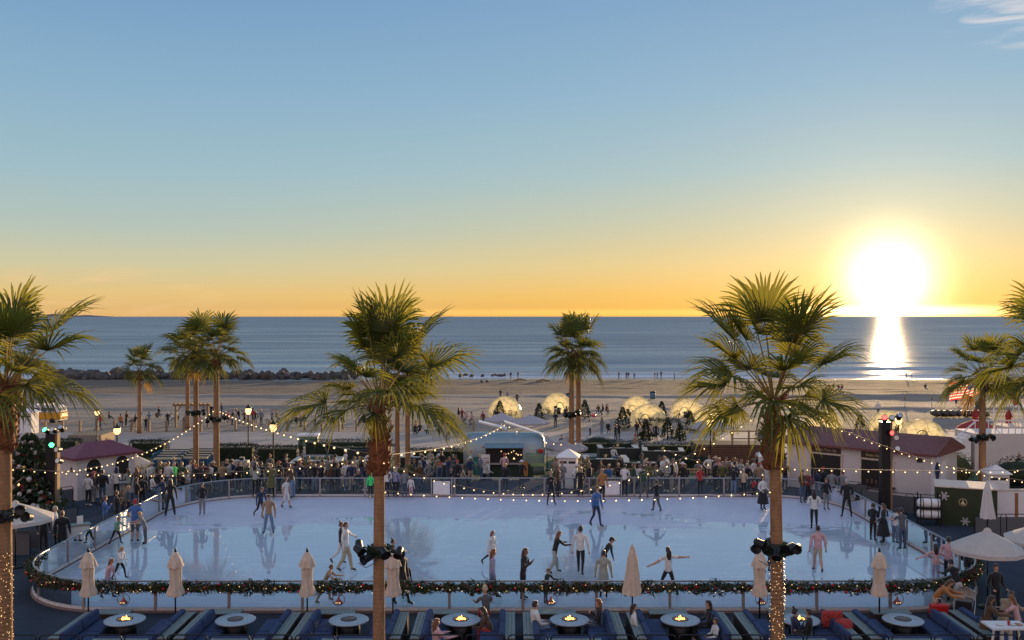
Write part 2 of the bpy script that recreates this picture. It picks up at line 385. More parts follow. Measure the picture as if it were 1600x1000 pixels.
nt.links.new(rg, b.inputs['Roughness']); b.inputs['IOR'].default_value = 1.5
nt.links.new(BUMP(nt, NZ(nt, 1.2, 3), .03, .02), b.inputs['Normal'])
# rink outline (metres), anticlockwise from the near left corner
def rrect(x0, x1, y0, y1, rr, n=10):
    p = []
    for cx, cy, a0, r in ((x1-rr[1], y0+rr[1], -90, rr[1]), (x1-rr[2], y1-rr[2], 0, rr[2]), (x0+rr[3], y1-rr[3], 90, rr[3]), (x0+rr[0], y0+rr[0], 180, rr[0])):
        for i in range(n+1):
            a = R(a0+90*i/n); p.append((cx+r*math.cos(a), cy+r*math.sin(a)))
    return p
RINK = rrect(-17.3, 16.9, 31.9, 51.9, (4.0, 4.4, 3.6, 4.4))
m = MB(); m.prism(RINK, .0, .05); o = m.obj('ice', ICE); o['kind'] = 'structure'
# sea
WAT, nt, b = nodes_of('sea_water'); b.inputs['Specular IOR Level'].default_value = .5
X = YPOS(nt)
b.inputs['IOR'].default_value = 1.33
sh = MR(nt, X[1], 235, 330, 1, 0, True)
ripc = MR(nt, NZ(nt, .05, 8, (.12, 1, 1), rough=.75), .35, .65, .72, 1.28)
vs_ = nt.nodes.new('ShaderNodeVectorMath'); vs_.operation = 'SCALE'; nt.links.new(ripc, vs_.inputs['Scale']); nt.links.new(MX(nt, sh, (.22, .26, .29), (.35, .37, .38)), vs_.inputs[0]); nt.links.new(vs_.outputs[0], b.inputs['Base Color'])
near = NZ(nt, .5, 6, (.3, 1.0, 1), rough=.6); mid = NZ(nt, .09, 6, (.2, 1, 1), rough=.6); big = NZ(nt, .012, 5, (.3, 1, 1)); tiny = NZ(nt, 2.5, 4, (.5, 1, 1))
h = MT(nt, 'ADD', MT(nt, 'MULTIPLY', near, .45), MT(nt, 'MULTIPLY', mid, 1.6)); h = MT(nt, 'ADD', h, MT(nt, 'MULTIPLY', tiny, .12))
nt.links.new(BUMP(nt, h, 1.0, WAVE_H), b.inputs['Normal'])
patch = MT(nt, 'ADD', MR(nt, NZ(nt, .03, 6, (.18, 1, 1), rough=.7), .35, .65, -.11, .11), MR(nt, NZ(nt, .0025, 5, (.2, 1, 1)), .35, .65, -.05, .05))
rough = MT(nt, 'ADD', MR(nt, X[1], 260, 2500, .30, .36), patch)
nt.links.new(rough, b.inputs['Roughness']); b.inputs['Anisotropic'].default_value = .8
cx_ = nt.nodes.new('ShaderNodeCombineXYZ'); cx_.inputs[1].default_value = 1; nt.links.new(cx_.outputs[0], b.inputs['Tangent'])
# foam near the shore
fn = NZ(nt, .35, 6, (.25, 1.4, 1), dist=.8); 
def band(y, w, thr):
    wv = NZ(nt, .03, 3, (1, .2, 1))
    d = MT(nt, 'ABSOLUTE', MT(nt, 'SUBTRACT', MT(nt, 'ADD', X[1], MR(nt, wv, .3, .7, -4, 4)), y))
    return MT(nt, 'MULTIPLY', MR(nt, d, w*.3, w, 1, 0, True), MR(nt, fn, thr, thr+.12, 0, 1))
fo = MT(nt, 'MAXIMUM', MT(nt, 'MAXIMUM', band(238, 8, .34), band(252, 6, .44)), MT(nt, 'MULTIPLY', band(279, 4, .5), .8))
df = nt.nodes.new('ShaderNodeBsdfDiffuse'); df.inputs[0].default_value = (.62, .62, .66, 1)
mx = nt.nodes.new('ShaderNodeMixShader'); nt.links.new(MT(nt, 'MULTIPLY', fo, .9), mx.inputs[0]); nt.links.new(b.outputs[0], mx.inputs[1]); nt.links.new(df.outputs[0], mx.inputs[2]); nt.links.new(mx.outputs[0], nt.nodes['Material Output'].inputs[0])
def sea_z(x, y):
    z = SEA
    if y < 420:
        for yc, a, w in ((247, .28, 1.8), (276, .55, 2.6), (312, .35, 5), (352, .25, 7)):
            ph = y-yc-5*mnoise.noise((x*.012, yc, 0)); am = a*(.55+.9*abs(mnoise.noise((x*.02, yc*.3, 2))))
            z += am*math.exp(-(ph/w)**2)
    return z
ys = frange(222, 420, .9)+[500, 700, 1200, 3000, 8000, 25000, 80000]
sheet('sea', [-60000, -8000, -1500]+frange(-330, 330, 5)+[1500, 8000, 60000], ys, sea_z, WAT)
# ------------------------------------------------------------------ people
SKIN = mat('skin', (.46, .26, .18), .55); SKIN2 = mat('tan_skin', (.30, .16, .10), .55)
CL = dict(k=(.012, .012, .015), n=(.02, .03, .075), w=(.62, .60, .58), g=(.19, .19, .20), G=(.09, .09, .10), b=(.05, .13, .34), j=(.13, .20, .30), J=(.05, .08, .14),
          r=(.38, .03, .03), R=(.16, .02, .03), p=(.55, .33, .34), P=(.30, .12, .20), t=(.30, .21, .13), T=(.45, .35, .24), o=(.10, .10, .03), e=(.03, .07, .035),
          m=(.16, .30, .20), c=(.09, .045, .022), y=(.05, .75, .16), O=(.38, .15, .04), l=(.30, .28, .40), s=(.32, .34, .30))
NAME = dict(k='black', n='navy', w='white', g='grey', G='dark grey', b='blue', j='light blue', J='dark denim', r='red', R='dark red', p='pale pink', P='purple', t='tan', T='beige',
            o='olive', e='dark green', m='mint green', c='brown', y='neon green', O='orange brown', l='lilac', s='silver grey')
CM = {k: mat('cloth_'+NAME[k].replace(' ', '_'), v, .85, noise=.16, nscale=7, bump=.5, bscale=9, sheen=.6) for k, v in CL.items()}
HM = dict(d=mat('dark_hair', (.018, .010, .008), .5, sheen=.8), b=mat('brown_hair', (.075, .035, .018), .5, sheen=.8), a=mat('auburn_hair', (.16, .055, .02), .5, sheen=.8), y=mat('blond_hair', (.33, .20, .09), .5, sheen=.8), g=mat('grey_hair', (.35, .33, .31), .6, sheen=.8),
          K=CM['k'], W=CM['w'], R=CM['r'], T=CM['T'], Y=CM['y'], N=CM['n'])
SHOE = mat('black_boot', (.015, .015, .017), .4); SHOEW = mat('white_shoe', (.6, .58, .56), .5); EYE = mat('eye_dark', (.02, .012, .01), .3); LIP = mat('lips', (.30, .11, .09), .5)
def skel(arms, legs, lean, bulk, leg):
    """joints: name -> (pos, rx, ry), edges; figure faces -Y, feet at z 0"""
    J = {}; E = []
    def j(n, p, rx, ry=None, par=None):
        J[n] = (Vector(p), rx, ry or rx)
        if par: E.append((par, n))
    ph = .95; off = Vector((0, 0, 0))
    if legs == 'sit': ph = .52
    elif legs == 'squat': ph = .68
    elif legs == 'stride': ph = .90
    A = R(lean)
    def up(x, y, z):     # torso space, z above pelvis, leaning forward
        return Vector((x, y*math.cos(A)-z*math.sin(A), ph+z*math.cos(A)+y*math.sin(A)*0))
    bk = bulk
    j('pelvis', (0, 0, ph), .150, .115); j('waist', up(0, 0, .17), .128*bk, .098*bk, 'pelvis'); j('chest', up(0, .01, .35), .165*bk, .118*bk, 'waist')
    j('yoke', up(0, .01, .47), .115*bk, .085, 'chest'); j('neck', up(0, 0, .555), .052, .055, 'yoke')
    hl = A*.55
    nb = up(0, 0, .555)
    def hd(x, y, z): return nb+Vector((x, y*math.cos(hl)-z*math.sin(hl), z*math.cos(hl)+y*math.sin(hl)))
    j('jaw', hd(0, -.02, .07), .058, .068, 'neck'); j('head', hd(0, -.012, .14), .074, .092, 'jaw'); j('crown', hd(0, .004, .205), .058, .072, 'head')
    W = .17+.03*bk
    arm = {'down': ((.06, .02, -.27), (.03, -.06, -.25)), 'bent': ((.05, .04, -.27), (-.02, -.22, -.10)), 'cross': ((.03, -.05, -.26), (-.19, -.17, .03)),
           'phone': ((.04, -.08, -.25), (-.12, -.15, .17)), 'out': ((.22, -.02, -.15), (.20, -.08, -.10)), 'wide': ((.26, -.02, -.03), (.25, -.03, -.02)), 'fwd': ((.04, -.20, -.17), (.0, -.26, .0)),
           'up': ((.13, -.08, .12), (-.06, -.08, .22)), 'back': ((.07, .12, -.24), (.03, .05, -.25)), 'lap': ((.03, -.06, -.26), (-.08, -.22, -.04)), 'hip': ((.15, .03, -.22), (-.12, -.08, -.12))}
    al, ar = arms if isinstance(arms, tuple) else (arms, arms)
    for s, a, sd_ in ((-1, al, 'L'), (1, ar, 'R')):
        sh = up(s*W, .005, .44); u, f = arm[a]
        j('sh'+sd_, sh, .062*bk, None, 'yoke')
        el_ = sh+Vector((s*u[0], u[1], u[2])).normalized()*.285; j('el'+sd_, el_, .046*bk, None, 'sh'+sd_)
        fd = Vector((s*f[0], f[1], f[2])).normalized(); wr = el_+fd*.245; j('wr'+sd_, wr, .030*(bk if bk > 1 else 1), None, 'el'+sd_)
        pm = wr+fd*.075; j('pm'+sd_, pm, .034, .018, 'wr'+sd_)
        side = fd.cross(Vector((0, 1, .2))).normalized()
        inn = side.cross(fd).normalized()
        for k, (o_, ln) in enumerate(((-.027, .062), (-.009, .074), (.009, .070), (.027, .052))):
            b = pm+side*o_+fd*.018; m1 = b+fd*ln*.55+side*o_*.12; t1 = m1+(fd*.8+inn*(-.45)).normalized()*ln*.5
            j('f%d%s' % (k, sd_), m1, .0085, None, 'pm'+sd_); j('g%d%s' % (k, sd_), t1, .0068, None, 'f%d%s' % (k, sd_))
        tb = pm-side*.042+fd*.0; j('th'+sd_, tb, .0105, None, 'pm'+sd_); j('tt'+sd_, tb-side*.012+fd*.04, .0085, None, 'th'+sd_)
    lb = {'slim': 1.0, 'loose': 1.28, 'wide': 1.5, 'short': 1.05}[leg]
    for s, sd_ in ((-1, 'L'), (1, 'R')):
        hx = s*.088
        if legs == 'stand': kn, an, ft = (s*.10, -.01, .50), (s*.105, .02, .09), 0
        elif legs == 'apart': kn, an, ft = (s*.15, -.02, .50), (s*.21, .02, .09), 0
        elif legs == 'walk': kn, an, ft = ((s*.09, -.14, .52), (s*.09, -.20, .10), 0) if s > 0 else ((s*.09, .03, .50), (s*.09, .27, .15), .5)
        elif legs == 'glide': kn, an, ft = ((s*.09, -.10, .50), (s*.09, -.03, .09), 0) if s > 0 else ((s*.12, .10, .52), (s*.20, .42, .27), .9)
        elif legs == 'stride': kn, an, ft = ((s*.16, -.17, .50), (s*.24, -.17, .09), 0) if s > 0 else ((s*.16, .10, .47), (s*.24, .30, .09), .2)
        elif legs == 'sit': kn, an, ft = (s*.11, -.42, .53), (s*.10, -.44, .09), 0
        elif legs == 'ground': kn, an, ft = (s*.16, -.30, .36), (s*.10, -.50, .06), 0
        else: kn, an, ft = (s*.16, -.33, .48), (s*.13, -.06, .10), .2
        j('hip'+sd_, (hx, .0, ph-.06), .100, .098, 'pelvis'); j('kn'+sd_, kn, .062*lb, None, 'hip'+sd_)
        kv, av = Vector(kn), Vector(an)
        j('cf'+sd_, kv.lerp(av, .3)+Vector((0, .015, 0)), .056*lb, None, 'kn'+sd_)
        j('cu'+sd_, kv.lerp(av, .86), .040*lb*(1.1 if lb > 1.2 else 1), None, 'cf'+sd_)
        j('an'+sd_, an, .042, None, 'cu'+sd_)
        fy = -.17*math.cos(ft); fz = -.055-.17*math.sin(ft)*.8
        j('to'+sd_, (an[0]+s*.02, an[1]+fy, max(.035, an[2]+fz)), .038, None, 'an'+sd_)
        j('he'+sd_, (an[0], an[1]+.045, max(.04, an[2]-.04)), .036, None, 'an'+sd_)
    if legs == 'ground':
        for k in J:
            p, a, b = J[k]
            if k in ('head',) or not (k[:2] in ('kn', 'cf', 'cu', 'an', 'to', 'he')): J[k] = (p-Vector((0, 0, .80)), a, b)
    return J, E, nb if legs != 'ground' else nb-Vector((0, 0, .80)), hl
_bodies = {}
def body_mesh(arms, legs, lean, bulk, leg, sleeve):
    key = (arms, legs, lean, bulk, leg, sleeve)
    if key in _bodies: return _bodies[key]
    J, E, nb, hl = skel(arms, legs, lean, bulk, leg)
    names = list(J); ix = {n: i for i, n in enumerate(names)}
    me = bpy.data.meshes.new('figure'); me.from_pydata([J[n][0] for n in names], [(ix[a], ix[b]) for a, b in E], [])
    ob = bpy.data.objects.new('figure', me); COL.objects.link(ob)
    sk = ob.modifiers.new('s', 'SKIN'); sk.use_smooth_shade = True; sk.branch_smoothing = .4
    for i, n in enumerate(names):
        v = me.skin_vertices[0].data[i]; v.radius = (J[n][1], J[n][2]); v.use_root = (n == 'pelvis')
    sb = ob.modifiers.new('u', 'SUBSURF'); sb.levels = 1; sb.render_levels = 1
    dg = bpy.context.evaluated_depsgraph_get(); ev = ob.evaluated_get(dg)
    nm = bpy.data.meshes.new_from_object(ev); bpy.data.objects.remove(ob); bpy.data.meshes.remove(me)
    def region(n):
        h = n[:2]
        if n in ('neck', 'jaw', 'head', 'crown'): return 0
        if n in ('waist', 'chest', 'yoke') or h == 'sh': return 1
        if h == 'el' or h == 'wr': return 1 if sleeve else 0
        if h in ('pm', 'th', 'tt') or n[0] in 'fg': return 0
        if n == 'pelvis': return 2
        if h in ('hi', 'kn'): return 2
        if h in ('cf', 'cu'): return 0 if leg == 'short' else 2
        return 3
    segs = []
    for a, b in E:
        pa, pb = J[a][0], J[b][0]; ra, rb = region(a), region(b)
        if a.startswith('sh') and not sleeve: sp, ra, rb = .55, 1, 0
        elif b.startswith('pm'): sp, ra, rb = .85, (1 if sleeve else 0), 0
        elif a == 'yoke' and b == 'neck': sp = .62
        elif a == 'pelvis' and b == 'waist': sp, ra = -.1, 2
        elif b.startswith('an'): sp = .45 if leg != 'wide' else .8
        elif b.startswith('hip'): sp = .1; ra = 1
        else: sp = .5
        segs.append((pa, pb, ra, rb, sp, (J[a][1]+J[b][1])/2))
    for p in nm.polygons:
        c = p.center; best = None
        for pa, pb, ra, rb, sp, rr in segs:
            d = pb-pa; t = max(0, min(1, (c-pa).dot(d)/max(1e-9, d.length_squared))); q = (c-(pa+d*t)).length/rr
            if best is None or q < best[0]: best = (q, ra if t < sp else rb)
        mi = best[1]
        if mi in (1, 2) and abs(c.x) < .2 and abs(c.z-J['pelvis'][0].z) < .25 and legs not in ('sit', 'ground', 'squat'):
            mi = 1 if (c-J['pelvis'][0]).dot(Vector((0, -math.sin(R(lean)), math.cos(R(lean))))) > -.05 else 2
        p.material_index = mi; p.use_smooth = True
    # nose: pull the front of the face out; ears and eyes
    hd = J['head'][0]; fwd = Vector((0, -math.cos(hl), -math.sin(hl)))
    bm = bmesh.new(); bm.from_mesh(nm)
    upv = Vector((0, -math.sin(hl), math.cos(hl)))
    noseP = hd+fwd*.085-upv*.02
    for v in bm.verts:
        d = (v.co-noseP).length
        if d < .05: v.co += fwd*.028*(1-d/.05)
    for s in (-1, 1):
        for (p, r, mi) in ((hd+fwd*.078+Vector((s*.03, 0, 0))+upv*.015, .011, 4), (hd+Vector((s*.070, 0, 0))-upv*.01, .021, 0)):
            k = len(bm.faces); g = bmesh.ops.create_icosphere(bm, subdivisions=1, radius=r, matrix=Matrix.Translation(p))
            for v in g['verts']:
                for f in v.link_faces: f.material_index = mi; f.smooth = True
    g = bmesh.ops.create_icosphere(bm, subdivisions=1, radius=.014, matrix=Matrix.Translation(hd+fwd*.074-upv*.052) @ Matrix.Diagonal((1.5, .6, .5, 1)))
    for v in g['verts']:
        for f in v.link_faces: f.material_index = 5
    bm.to_mesh(nm); bm.free()
    for i, m_ in enumerate((SKIN, CM['k'], CM['k'], SHOE, EYE, LIP)):
        if i < len(nm.materials): nm.materials[i] = m_
        else: nm.materials.append(m_)
    _bodies[key] = (nm, J, nb, hl)
    return _bodies[key]
_hair = {}
def hair_mesh(style):
    """origin at the neck joint, head upright"""
    if style in _hair: return _hair[style]
    m = MB(); C0 = Vector((0, -.004, .165)); rnd = random.Random(hash(style) % 7 if False else len(style))
    def cap(rx, ry, rz, zcut, front, n=12, dz=0):
        k = len(m.v)
        for i in range(7):
            a = math.pi*.5*(1-i/6.0)*1.0; 
            for q in range(n):
                b = 2*math.pi*q/n; fz = front if math.sin(b) < -.35 else zcut
                zz = math.sin(a)*rz if i else rz
                zz = fz+(rz-fz)*math.sin(a); r = math.cos(a)**.55 if i < 6 else 1
                m.v.append((C0.x+math.cos(b)*rx*r, C0.y+.008+math.sin(b)*ry*r, C0.z+zz+dz))
        for i in range(6):
            for q in range(n): m.f.append((k+i*n+q, k+i*n+(q+1) % n, k+(i+1)*n+(q+1) % n, k+(i+1)*n+q)); m.m.append(0); m.sm.append(True)
    if style in ('short', 'bun', 'long', 'pony'): cap(.088, .104, .098, -.075, .035)
    if style == 'bun': m.ball((0, .05, .295), .045, 8)
    if style == 'long':
        m.lathe([(.075, 0), (.098, -.10), (.105, -.22), (.085, -.34), (.03, -.42)], (0, .055, .17), 10, 0, True)
        k = len(m.v)-50
        for i in range(k, len(m.v)): v = m.v[i]; m.v[i] = (v[0], .055+(v[1]-.055)*.55+.02, v[2])
    if style == 'pony': m.tube([(0, .10, .20), (0, .15, .17), (0, .16, .05), (0, .13, -.06)], [.03, .035, .03, .008], 7)
    if style == 'cap':
        cap(.090, .106, .10, -.01, .03); m.prism([(-.07, -.09), (-.05, -.175), (.05, -.175), (.07, -.09)], .185, .197)
        m.lathe([(.082, -.08), (.086, -.01)], (0, .02, .165), 10, 0, False)
    if style == 'beanie': cap(.094, .108, .125, -.02, .02); m.ball((0, 0, .30), .03, 6)
    if style == 'hood':
        cap(.112, .128, .125, -.10, .045); m.lathe([(.11, -.02), (.13, -.10), (.10, -.16)], (0, .02, .12), 10, 0, False)
    if style == 'hat': cap(.09, .10, .12, .0, .0); m.lathe([(.09, 0), (.17, -.005), (.17, .006), (.09, .012)], (0, 0, .17), 14, 0, False)
    me = bpy.data.meshes.new('hair'); me.from_pydata(m.v, [], m.f); me.materials.append(HM['d']); me.polygons.foreach_set('use_smooth', [True]*len(m.f)); me.update()
    _hair[style] = me; return me
_ext = {}
def extra_mesh(kind, legs):
    k = (kind, legs)
    if k in _ext: return _ext[k]
    m = MB()
    if kind[:5] == 'blade':
        J, E, nb, hl = skel('down', legs, 0, 1, 'slim')
        for s in kind[5]:
            a, t = J['he'+s][0], J['to'+s][0]; d = (t-a)
            m.tube([a-d*.15-Vector((0, 0, .055)), t+d*.15-Vector((0, 0, .055))], .009, 4)
    elif kind == 'skirt':
        m.lathe([(.15, .12), (.19, -.05), (.25, -.30), (.30, -.62)], (0, 0, .95), 14, 0, False, wob=lambda a, i: .05*i*math.sin(a*6)/3)
    elif kind == 'coat':
        m.lathe([(.155, .16), (.175, 0), (.20, -.18), (.215, -.36)], (0, 0, .95), 12, 0, False, wob=lambda a, i: .03*i*math.sin(a*5)/3)
    me = bpy.data.meshes.new(kind); me.from_pydata(m.v, [], m.f); me.materials.append(STEEL); me.polygons.foreach_set('use_smooth', [True]*len(m.f)); me.update()
    _ext[k] = me; return me
NPER = [0]
def person(loc, face, h, arms='down', legs='stand', top='k', bot='k', hair='short', hc='d', lean=0, bulk=1.14, leg='slim', sleeve=True, skate=False, label='', group=None, ext=None, shoe=None, tan=False, cat='person'):
    """face: heading in degrees, 0 = towards the camera, 90 = towards picture right, 180 = away"""
    me, J, nb, hl = body_mesh(arms, legs, lean, bulk, leg, sleeve)
    o = bpy.data.objects.new('person', me); COL.objects.link(o)
    s = h/1.78; o.scale = (s, s, s); o.location = Vector(loc)+Vector((0, 0, .06 if skate else 0)); o.rotation_euler.z = R(face)
    for i, m_ in ((0, SKIN2 if tan else SKIN), (1, CM[top]), (2, CM[bot]), (3, shoe or (SHOE if skate or NPER[0] % 4 else SHOEW))):
        o.material_slots[i].link = 'OBJECT'; o.material_slots[i].material = m_
    hn = {'cap': 'cap', 'beanie': 'beanie', 'hood': 'hood', 'hat': 'hat'}.get(hair, 'hair')
    c = bpy.data.objects.new(hn, hair_mesh(hair)); COL.objects.link(c); c.parent = o; c.location = nb; c.rotation_euler.x = hl
    c.material_slots[0].link = 'OBJECT'; c.material_slots[0].material = HM[hc]
    if skate:
        for s_ in 'LR':
            b = bpy.data.objects.new('skate_blade', extra_mesh('blade'+s_, legs)); COL.objects.link(b); b.parent = o
    if ext:
        b = bpy.data.objects.new(ext, extra_mesh(ext, legs)); COL.objects.link(b); b.parent = o; b.material_slots[0].link = 'OBJECT'; b.material_slots[0].material = CM[top if ext == 'coat' else bot]
    tag(o, label, cat, group); NPER[0] += 1
    return o
# ------------------------------------------------------------------ skaters and guests
def ice(px, py, hp, face, label, **k):
    d = (CAMZ-.05)*F/(py-495); h = max(.95, min(1.9, hp*d/F)); k.setdefault('skate', True)
    return person(at(px, d, .05), face, h, label=label, **k)
S = ice
S(420, 836, 61, 0, 'heavy set skater in a tan jacket, blue jeans and dark cap facing the viewer', top='t', bot='j', hair='cap', hc='K', arms='down', legs='apart', leg='loose', bulk=1.35)
S(407, 812, 50, 40, 'navy clad skater gliding just behind the skater in the tan jacket', top='n', bot='k', legs='glide', lean=14, hair='long')
S(447, 796, 48, 60, 'skater in white shirt and white shorts passing the far left glass', top='w', bot='w', leg='short', legs='walk', sleeve=False, hc='b')
S(316, 806, 50, 10, 'skater in black sweatshirt and loose grey trousers at the left of the rink', top='k', bot='g', leg='loose', arms='bent')
S(266, 809, 58, 200, 'tall curly haired skater all in black by the left glass', top='k', bot='k', hair='hood', hc='d', legs='apart', leg='loose')
S(257, 800, 54, 250, 'dark clad person leaning at the left glass behind the curly haired skater', top='n', bot='G', lean=15, arms='fwd')
S(399, 779, 58, 170, 'person in pale grey jacket and black trousers leaning on the far glass at left', top='s', bot='k', arms='cross', hair='long')
S(424, 782, 60, 210, 'person in a long olive jacket leaning on the far glass', top='o', bot='k', arms='fwd', lean=6, ext='coat', hc='y')
S(457, 781, 58, 250, 'leaning person in dark coat and pale jeans at the far left glass', top='c', bot='j', arms='fwd', lean=20, leg='loose')
S(579, 780, 38, 20, 'child in a neon green hooded top beside the middle palm trunk', top='y', bot='k', hair='hood', hc='Y', arms='down')
S(211, 850, 68, 190, 'adult in a blue T-shirt, grey shorts and red cap seen from behind at left', top='b', bot='G', leg='short', sleeve=False, hair='cap', hc='R', arms='bent', bulk=1.2)
S(227, 853, 54, 300, 'boy in grey T-shirt bending beside the adult in the red cap', top='g', bot='G', lean=25, arms='fwd', sleeve=False, hc='y', leg='loose')
S(181, 853, 46, 60, 'child in a mint green top and black leggings walking by the left glass', top='m', bot='k', legs='stride', lean=22, arms='fwd', hair='short', hc='a')
S(187, 908, 54, 70, 'girl in a white sweater and black leggings striding at the near left', top='w', bot='k', legs='stride', lean=14, arms=('fwd', 'down'), hair='long', hc='y')
S(168, 938, 64, 80, 'small girl in pink hand in hand with the striding girl in white', top='p', bot='l', legs='walk', lean=18, arms='down', hair='long', hc='a')
S(540, 896, 80, 80, 'man in pale shirt and beige trousers reaching forward left of the middle palm', top='w', bot='T', legs='walk', arms=('down', 'out'), hair='short', hc='b', leg='loose')
S(533, 884, 66, 95, 'woman in black top and white trousers, one leg lifted, beside the pale shirted man', top='k', bot='w', legs='glide', arms='down', hair='bun', hc='b')
S(507, 944, 64, 85, 'boy in a tan T-shirt crouching forward with outstretched hands behind the garland', top='t', bot='T', legs='stride', lean=28, arms='fwd', sleeve=False, hc='b', leg='loose')
S(628, 948, 94, 60, 'man in black clothes and grey cap just right of the middle palm trunk', top='k', bot='k', legs='walk', hair='cap', hc='T', arms='down')
S(614, 905, 60, 100, 'dark haired skater mostly behind the middle palm spotlights', top='c', bot='k', arms='phone', hair='bun')
S(633, 938, 58, 20, 'blond child low beside the man in the grey cap', top='k', bot='k', legs='stand', hc='y')
S(767, 887, 56, 60, 'girl in a fluffy white coat and black tights skating near the rink middle', top='w', bot='k', legs='glide', lean=10, arms='down', hair='long', hc='a', bulk=1.3, ext='coat')
S(768, 940, 80, 100, 'auburn haired girl in grey with her arm stretched right near the middle glass', top='l', bot='j', arms=('down', 'wide'), hair='long', hc='a', lean=6, legs='walk')
S(817, 940, 82, 70, 'girl in black with raised mittens and long brown hair near the middle glass', top='k', bot='k', arms='phone', hair='long', hc='b', lean=8, tan=True)
S(866, 899, 68, 110, 'woman in black top and wide pale grey trousers leaning forward with both arms out', top='k', bot='s', leg='wide', lean=20, arms='fwd', hair='long', hc='a', legs='walk')
S(853, 946, 56, 60, 'small dark clad child at the glass below the woman in wide grey trousers', top='k', bot='J', arms='fwd', lean=12, hc='a')
S(907, 901, 77, 170, 'man in a white sweatshirt and black trousers standing right of the rink centre', top='w', bot='k', arms='down', hair='short', hc='d', bulk=1.2, legs='walk')
S(943, 906, 70, 60, 'man in black bending towards the child in the fuzzy grey coat', top='k', bot='o', arms='down', lean=34, hair='cap', hc='K')
S(943, 938, 76, 175, 'child in a fuzzy grey coat next to the bending man in black', top='s', bot='k', arms='down', bulk=1.3, ext='coat', hc='d')
S(1044, 932, 77, 195, 'long haired woman in white T-shirt and black leggings with both arms held out', top='w', bot='k', arms=('wide', 'out'), legs='stride', hair='long', hc='d', sleeve=False)
S(1278, 897, 74, 178, 'person in a pale pink sweatshirt and pale shorts seen from behind at the right', top='p', bot='T', leg='short', arms='down', hair='short', hc='d', bulk=1.3, legs='walk')
S(931, 825, 64, 40, 'boy in a blue and red jersey gliding towards the viewer right of centre', top='b', bot='n', arms='down', legs='walk', lean=8, hc='b')
S(941, 786, 52, 20, 'girl in a rust coloured sweater with long blond hair at the far glass', top='O', bot='k', hair='long', hc='y', arms='down')
S(976, 777, 50, 160, 'person in white top and black trousers at the far glass by the white board', top='w', bot='k', arms='phone', lean=5)
S(1006, 781, 52, 185, 'stout man in dark green jumper and brown trousers at the far glass', top='e', bot='G', arms='bent', legs='apart', bulk=1.35)
S(1026, 802, 50, 210, 'boy in black top and grey trousers skating away at the right of centre', top='k', bot='G', arms='out', legs='walk', leg='loose')
S(861, 791, 52, 15, 'blond woman in black with black leggings near the far glass right of the trailer', top='k', bot='k', arms='phone', hair='bun', hc='y', legs='apart')
S(872, 779, 50, 60, 'woman in dark coat behind the blond woman in black leggings', top='c', bot='k', arms='bent', hair='long', hc='b')
S(907, 778, 46, 180, 'person in thick black coat and fur hood before the far glass', top='k', bot='k', arms='bent', hair='hood', hc='y', bulk=1.3)
S(1094, 776, 46, 200, 'person in a bright red jacket and black trousers at the far right glass', top='r', bot='k', arms='bent', hc='a')
S(1192, 799, 54, 30, 'long haired woman in a black skirt at the right of the far glass', top='w', bot='k', arms='bent', hair='long', hc='d', ext='skirt')
S(1176, 777, 34, 120, 'crouching person with a red scarf left of the woman in the black skirt', top='r', bot='k', legs='squat', arms='fwd', lean=20)
S(1254, 788, 52, 20, 'person in brown jacket and dark jeans by the right glass', top='c', bot='J', arms='cross', hair='long', hc='b')
S(1272, 830, 64, 170, 'long dark haired girl in a cream top, black trousers, facing away at the right', top='w', bot='k', hair='long', hc='d', arms='bent')
S(1291, 799, 50, 10, 'person in dark vest and grey trousers by the right glass', top='k', bot='g', arms='bent', hc='b')
S(1323, 811, 62, 175, 'man in a short black jacket with white hem at the right glass', top='k', bot='k', arms='bent', hc='g', bulk=1.3, legs='apart')
S(1364, 848, 60, 130, 'dark clad skater leaning on the right glass, left one of the couple', top='k', bot='k', arms='cross', hc='d')
S(1380, 851, 62, 240, 'woman in a long black dress, right one of the couple at the right glass', top='k', bot='k', ext='skirt', arms='bent', hair='long', hc='b')
S(1410, 862, 66, 190, 'man in dark grey T-shirt and dark jeans leaning towards the right glass', top='G', bot='J', arms='fwd', sleeve=False, lean=8, hc='d', leg='loose')
S(1399, 852, 56, 120, 'person in white top and pale jeans hidden behind the man in dark grey', top='w', bot='j', leg='loose', lean=10)
S(1462, 918, 66, 175, 'dark haired girl in a pink jumper inside the right end of the rink', top='p', bot='l', arms='out', hair='long', hc='d')
S(1482, 915, 74, 150, 'taller person in pink top and dark trousers at the right end of the rink', top='p', bot='k', arms='bent', hc='d', bulk=1.25)
S(1202, 898, 66, 110, 'skater in black with one leg raised behind the spotlights of the lit palm', top='k', bot='k', legs='glide', arms='out', lean=12, tan=True)
S(1146, 776, 46, 170, 'person in dark top and pale jeans at the far right glass', top='k', bot='j', leg='loose', arms='phone')
S(604, 780, 50, 200, 'person in white jacket and black trousers just right of the middle palm', top='w', bot='k', hair='long', hc='b', arms='bent')
S(618, 778, 46, 160, 'person in lilac hooded top at the far glass right of the middle palm', top='l', bot='k', arms='down', hair='hood', hc='T')
S(632, 779, 44, 190, 'person in grey coat at the far glass right of the middle palm', top='g', bot='J', arms='bent', hc='b')
S(642, 780, 34, 160, 'small child in pale clothes at the far glass left of the white board', top='w', bot='p', hc='b')
S(1162, 778, 44, 150, 'person in beige at the far glass left of the woman in the black skirt', top='T', bot='k', arms='cross', hc='g')
